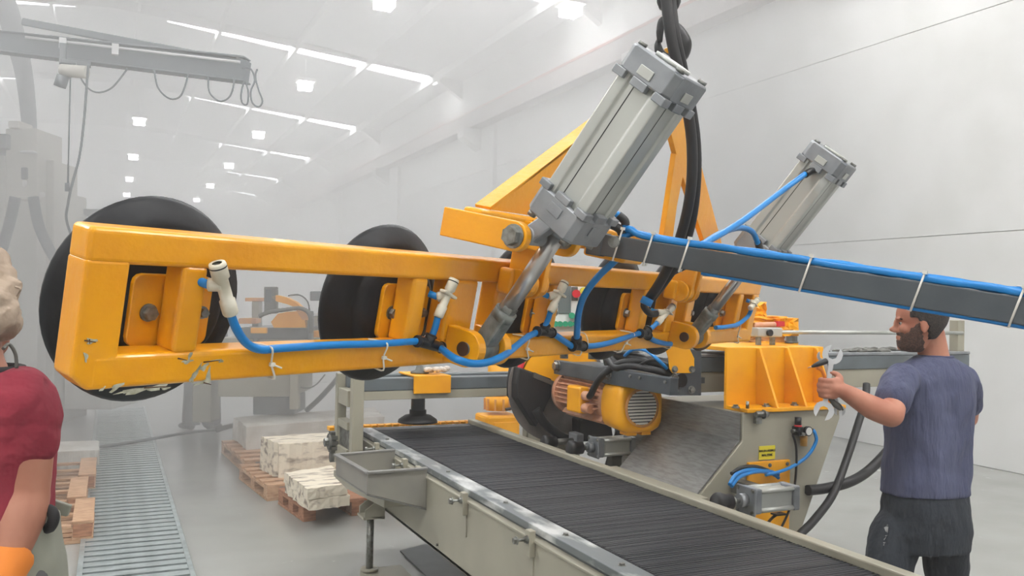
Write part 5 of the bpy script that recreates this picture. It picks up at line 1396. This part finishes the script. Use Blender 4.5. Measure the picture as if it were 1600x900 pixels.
# apron strap, bib and skirt
ap = MB(); pts = oval(K1(-30, 577), .080, .072, sx, sy, 20); ap.tube(pts+[pts[0]], .011, n=6, sub=1); ap.build('apron_strap', 'black', w1)
ap = MB(); ap.rings([oval(K1(px, py), rx, ry, sx, sy, 28, 2.4) for px, py, rx, ry in ((-40, 800, .172, .138), (-38, 880, .182, .148), (-30, 980, .19, .16), (-30, 1150, .2, .17))])
o = ap.build('apron', 'apron', w1); remesh(o, .009, 4, (.014, .09))
t_ = MB()
for s in (-1, 1):
    h_ = c+sx*(.09*s); limb(t_, [h_, V((h_.x, h_.y, .5)), V((h_.x, h_.y, .14))], [.10, .085, .075])
o = t_.build('trousers', 'workfab', w1); remesh(o, .012, 3)
for s in (-1, 1):
    h_ = c+sx*(.09*s); q = V((h_.x, h_.y, .05)); s_ = MB().ell(q, (.05, .07, .052)); s_.ell(q+HY*.09-V((0, 0, .008)), (.05, .08, .042)); o = s_.build('boot', 'shoe', w1); remesh(o, .008, 3)
# cloth cap wrapped low over the head
cp_ = MB(); cc = T1((-.01, 0, .165)); cp_.ell(cc, (.098, .115, .105)); 
bk = K1(10, 500, 1.90); cp_.ell(K1(-16, 495, 1.9), (.07, .075, .056)); cp_.ell(K1(-26, 458, 1.9), (.075, .08, .05)); cp_.ell(K1(0, 494, 1.89), (.046, .05, .042))
o = cp_.build('cap', 'cap', w1); remesh(o, .007, 2, (.03, .05))
MB().tube([K1(24, 448, 1.86), K1(32, 452, 1.86), K1(26, 462, 1.87)], .0025, n=6).build('thread', 'cap', w1)
MB().tube([K1(5, 545, 1.84), K1(14, 538, 1.86), K1(24, 553, 1.87), K1(26, 575, 1.87)], .004, n=6).build('strap_wire', 'steeldark', w1)
# pouch buckle beside the hip
MB().tube([K1(62, 797, 1.88), K1(78, 797, 1.87), K1(84, 808, 1.86), K1(78, 824, 1.87), K1(62, 824, 1.88)], .012, n=10).build('buckle', 'black', w1)
MB().prism([K1(64, 775, 1.95), K1(110, 790, 1.97), K1(104, 808, 1.97), K1(60, 800, 1.95)], HY*.012).build('apron_tie', 'apron', w1, bevel=.003)
# ================================================================ BACKGROUND
def B(px, py, d): return at_d(px, py, d)
# worker standing behind, mostly hidden by the lifter
w3 = thing('person', 'distant worker in dark clothes standing behind the lifter by the grey machine', 'person', V((B(318, 664, 10.6).x, B(318, 664, 10.6).y, 0)))
D3 = 10.6
mb3, T3 = head(w3, V((B(316, 470, D3).x, B(316, 470, D3).y, 1.50)), -HY*.9+HX*.4, HZ, 'skin', M['hair'], None, True, False)
cx3 = B(316, 600, D3)
def P3(dx, z, dy=0): return V((cx3.x, cx3.y, z))+HX*dx+HY*dy
limb(mb3, [P3(0, 1.52), P3(0, 1.4)], [.055, .065])
mb3.rings([oval(P3(0, z), rx, ry, HX, HY) for z, rx, ry in ((1.45, .08, .07), (1.40, .18, .1), (1.2, .18, .12), (.95, .16, .12), (.85, .17, .12))])
for s in (-1, 1):
    limb(mb3, [P3(.19*s, 1.38), P3(.24*s, 1.12), P3(.2*s, .9, -.1)], [.06, .045, .032]); mb3.ell(P3(.2*s, .84, -.12), (.04, .03, .05))
    for i in range(4): mb3.tube([P3(.2*s-.02+.014*i, .82, -.12), P3(.2*s-.02+.014*i, .76, -.13)], .009, n=6, sub=1)
    limb(mb3, [P3(.1*s, .86), P3(.1*s, .48, -.03), P3(.12*s, .1)], [.085, .06, .042])
o = mb3.build('body', 'skin', w3); remesh(o, .011, 2)
s3 = MB(); s3.rings([oval(P3(0, z), rx, ry, HX, HY) for z, rx, ry in ((1.46, .09, .08), (1.41, .19, .115), (1.2, .195, .135), (.95, .18, .135), (.84, .185, .135))])
for s in (-1, 1): limb(s3, [P3(.18*s, 1.38), P3(.245*s, 1.12), P3(.21*s, .93, -.09)], [.07, .055, .045])
o = s3.build('jacket', 'workfab', w3); remesh(o, .014, 3)
s3 = MB(); limb(s3, [P3(-.1, .88), P3(-.12, .5), P3(-.14, .12)], [.12, .1, .095]); limb(s3, [P3(.1, .88), P3(.11, .5), P3(.12, .12)], [.12, .11, .12])
o = s3.build('trousers', 'workfab', w3); remesh(o, .014, 3)
for s in (-1, 1):
    q = P3(.12*s, .05, -.03); s_ = MB().ell(q, (.06, .11, .055)); s_.ell(q+HX*.06*s, (.09, .06, .045)); o = s_.build('boot', 'shoe', w3); remesh(o, .014, 2)
MB().prism([B(289, 618, 10.5), B(296, 616, 10.5), B(312, 664, 10.5), B(290, 666, 10.5)], HY*.03).build('apron', 'workfab', w3)

# second saw in the haze, seen through the lifter frame
s2 = thing('bridge_saw', 'hazy second stone saw with yellow blade guards seen through the lifter frame', 'saw', V((B(450, 640, 9.2).x, B(450, 640, 9.2).y, 0)))
def b2(px0, py0, px1, py1, d, th, nm, m, par=s2):
    a, b, c, e = B(px0, py0, d), B(px1, py0, d), B(px1, py1, d), B(px0, py1, d)
    v = HY*th; return MB().hexa([a, b, c, e], [p+v for p in (a, b, c, e)]).build(nm, m, par, bevel=.01)
b2(372, 512, 482, 530, 9.0, 1.0, 'table', 'grey2'); b2(340, 528, 500, 572, 9.05, .8, 'beam', 'cream'); b2(340, 572, 458, 620, 9.2, .9, 'tank', 'cream')
b2(452, 574, 466, 640, 9.1, .1, 'post', 'cream'); b2(300, 572, 330, 660, 9.6, .3, 'post', 'cream')
b2(395, 620, 460, 648, 9.3, .5, 'base', 'grey2')
b2(484, 455, 545, 470, 9.6, .05, 'rail', 'grey2'); b2(484, 489, 560, 492, 9.6, .6, 'rail', 'white'); b2(484, 494, 560, 548, 9.65, .6, 'side', 'cream')
b2(412, 448, 432, 490, 8.9, .08, 'monitor', 'steeldark'); b2(415, 452, 424, 472, 8.88, .01, 'screen', 'grey')
g_ = MB().prism([B(*q_, 8.9) for q_ in ((424, 464), (432, 461), (448, 465), (462, 472), (472, 481), (462, 481), (450, 476), (432, 471))], HY*.12).build('blade_guard', 'yellow2', s2)
g_ = MB().prism([B(*q_, 8.92) for q_ in ((423, 503), (434, 490), (450, 487), (464, 486), (476, 495), (478, 512), (428, 512))], HY*.15).build('blade_guard', 'yellow2', s2)
MB().prism([B(*q_, 8.85) for q_ in ((463, 485), (478, 488), (482, 500), (472, 500))], HY*.1).build('motor', 'yellowdirt', s2)
b2(391, 512, 416, 521, 8.85, .06, 'yellow_plate', 'yellow2'); b2(486, 517, 512, 534, 9.2, .3, 'yellow_cover', 'yellow2')
b2(382, 465, 412, 471, 9.4, .2, 'yellow_top', 'yellowdirt'); b2(393, 471, 404, 512, 9.4, .15, 'column', 'cream'); b2(372, 497, 400, 506, 9.3, .2, 'motor', 'yellowdirt')
MB().tube([B(405, 494, 8.8), B(420, 488, 8.8), B(445, 484, 8.8), B(470, 482, 8.8), B(484, 492, 8.8), B(486, 520, 8.8)], .022).build('hose', 'steeldark', s2)
MB().tube([B(450, 462, 8.9), B(468, 461, 8.9), B(481, 472, 8.9), B(484, 492, 8.9)], .009).build('hose', 'steeldark', s2)
b2(480, 486, 487, 545, 8.9, .1, 'post', 'grey2'); b2(395, 527, 403, 540, 9.0, .1, 'post', 'grey2')
tag(MB().tube([B(455, 596, 9.5), B(468, 604, 9.5), B(482, 606, 9.5), B(495, 600, 9.5), B(508, 585, 9.5)], .008).build('cable', 'steeldark'), 'thin cable sagging behind the row of pallets', 'cable')
tag(MB().tube([B(478, 642, 9.9), B(500, 622, 9.9), B(520, 600, 9.9), B(532, 585, 9.9)], .03).build('pipe', 'grey2'), 'grey pipe slanting up in the haze behind the pallets', 'pipe')
tag(MB().tube([B(338, 672, 10.2), B(370, 664, 10.2), B(400, 668, 10.2)], .03).build('pipe', 'steeldark'), 'dark pipe lying on the floor by the distant worker', 'pipe')

# block cutter at far left
bcu = thing('block_cutter', 'tall hazy white stone block cutter with drooping hoses at far left', 'machine', V((B(60, 640, 10.5).x, B(60, 640, 10.5).y, 0)))
DB = 10.5
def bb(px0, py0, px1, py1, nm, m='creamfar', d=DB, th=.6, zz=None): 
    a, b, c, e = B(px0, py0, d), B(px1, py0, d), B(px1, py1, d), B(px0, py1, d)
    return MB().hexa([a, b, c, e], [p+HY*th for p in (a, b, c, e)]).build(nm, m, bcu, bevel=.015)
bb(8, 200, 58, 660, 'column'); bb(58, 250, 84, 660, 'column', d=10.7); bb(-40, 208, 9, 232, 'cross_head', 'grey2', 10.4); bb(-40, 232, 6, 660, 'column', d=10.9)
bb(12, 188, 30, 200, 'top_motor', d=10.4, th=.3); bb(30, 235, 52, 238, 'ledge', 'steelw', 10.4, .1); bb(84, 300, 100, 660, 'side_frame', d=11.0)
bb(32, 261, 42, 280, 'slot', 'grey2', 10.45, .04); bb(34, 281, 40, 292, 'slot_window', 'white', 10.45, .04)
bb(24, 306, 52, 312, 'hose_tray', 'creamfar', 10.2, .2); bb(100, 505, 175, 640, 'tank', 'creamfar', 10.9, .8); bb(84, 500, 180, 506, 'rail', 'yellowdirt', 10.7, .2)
bb(60, 300, 68, 308, 'light', 'white', 10.5, .05)
MB().tube([B(24, 308, 10.1), B(16, 345, 10.1), B(6, 380, 10.1), B(-5, 420, 10.1)], .06).build('hose', 'grey2', bcu)
MB().tube([B(52, 308, 10.1), B(60, 350, 10.1), B(75, 385, 10.1), B(92, 415, 10.1), B(110, 450, 10.1)], .06).build('hose', 'grey2', bcu)
MB().tube([B(84, 290, 10.9), B(86, 330, 10.9), B(84, 365, 10.9), B(92, 400, 10.9), B(108, 420, 10.9)], .05).build('hose', 'grey2', bcu)
bb(104, 326, 175, 336, 'arm', 'grey2', 11.5, .25)
# jib crane with cable hoist
jc = thing('jib_crane', 'blue-grey jib crane boom with rail and curved mast at top left', 'crane', V((B(50, 640, 9.8).x, B(50, 640, 9.8).y, 0)))
def jb(P, wd, h_, nm, m='jib'): return MB().beam(P[0], P[1], wd, h_).build(nm, m, jc, bevel=.01)
j0, j1 = B(-60, 60, 8.6), B(387, 112, 8.2)
jb((j0, j1), .12, .20, 'boom'); jb((B(-60, 48, 8.6)+V((0,0,.02)), B(387, 95, 8.2)+V((0,0,.02))), .16, .02, 'flange'); jb((B(-60, 74, 8.6), B(387, 129, 8.2)), .16, .02, 'flange')
MB().tube([B(40, 58, 8.4), B(375, 97, 8.1)], .012, sub=1).build('festoon_rail', 'steelw', jc)
jb((B(36, 34, 8.5), B(375, 98, 8.2)), .05, .07, 'tie_bar')
MB().tube([B(-30, -60, 11.6), B(5, 0, 11.6), B(24, 60, 11.6), B(38, 120, 11.6), B(46, 200, 11.6), B(48, 300, 11.6), B(50, 640, 11.6)], [.19, .15, .13, .11, .095, .095, .095], n=12).build('mast', 'jib', jc)
for px in (98, 180, 374): 
    q = B(px, 68+(px-98)*.115, 8.2); MB().box(q-V((.03, .03, .05)), q+V((.03, .03, .05))).build('clip', 'steelw', jc)
ho_ = thing('chain_hoist', 'hoist trolley hanging under the jib boom', 'hoist', B(115, 118, 8.1))
q = B(115, 105, 8.1)
MB().box(B(92, 98, 8.1), B(100, 66, 8.1)+V((.02, .1, 0))).build('trolley_plate', 'jib', ho_, bevel=.005)
MB().box(B(95, 98, 8.1), B(138, 92, 8.1)+V((.02, .2, 0))).build('trolley', 'jib', ho_, bevel=.005)
MB().cyl(B(96, 110, 8.1), B(136, 113, 8.1), .06).build('drum', 'creamfar', ho_)
MB().cyl(B(99, 118, 8.1), B(93, 136, 8.1), .055).build('motor', 'jib', ho_)
MB().tube([B(110, 120, 8.1), B(108, 200, 8.1), B(106, 290, 8.1)], .008, sub=1).build('rope', 'jib', ho_)
MB().cyl(B(105, 286, 8.1), B(105, 299, 8.1), .02).build('hook', 'jib', ho_)
tag(MB().tube([B(138, 100, 8.1), B(135, 140, 8.1), B(131, 190, 8.1), B(124, 245, 8.1), B(112, 290, 8.1), B(106, 320, 8.2), B(104, 345, 8.3), B(118, 385, 8.5)], .012).build('control_cable', 'jib'), 'grey control cable hanging beside the hoist rope', 'cable')
for i, P in enumerate(([(118, 98), (128, 125), (142, 141), (158, 144), (175, 137), (190, 120), (199, 107)], [(241, 110), (246, 135), (258, 150), (270, 155), (282, 150), (290, 132), (294, 114)],
          [(325, 121), (327, 143), (337, 155), (347, 158), (358, 152), (364, 138), (366, 122)], [(381, 128), (377, 145), (378, 160), (386, 163), (388, 145), (384, 128)], [(378, 106), (392, 108), (398, 125), (392, 142), (394, 160), (404, 167), (410, 158), (404, 140), (399, 120), (402, 108)])):
    tag(MB().tube([B(x, y, 8.1) for x, y in P], .009, n=8).build('festoon_cable', 'jib'),
        ['festoon loop next to the hoist trolley', 'wide festoon loop at the middle of the boom', 'narrower festoon loop near the boom end', 'small festoon loop under the boom tip', 'twisted festoon loop hanging off the boom tip'][i], 'cable', 'cable loops under the jib boom')
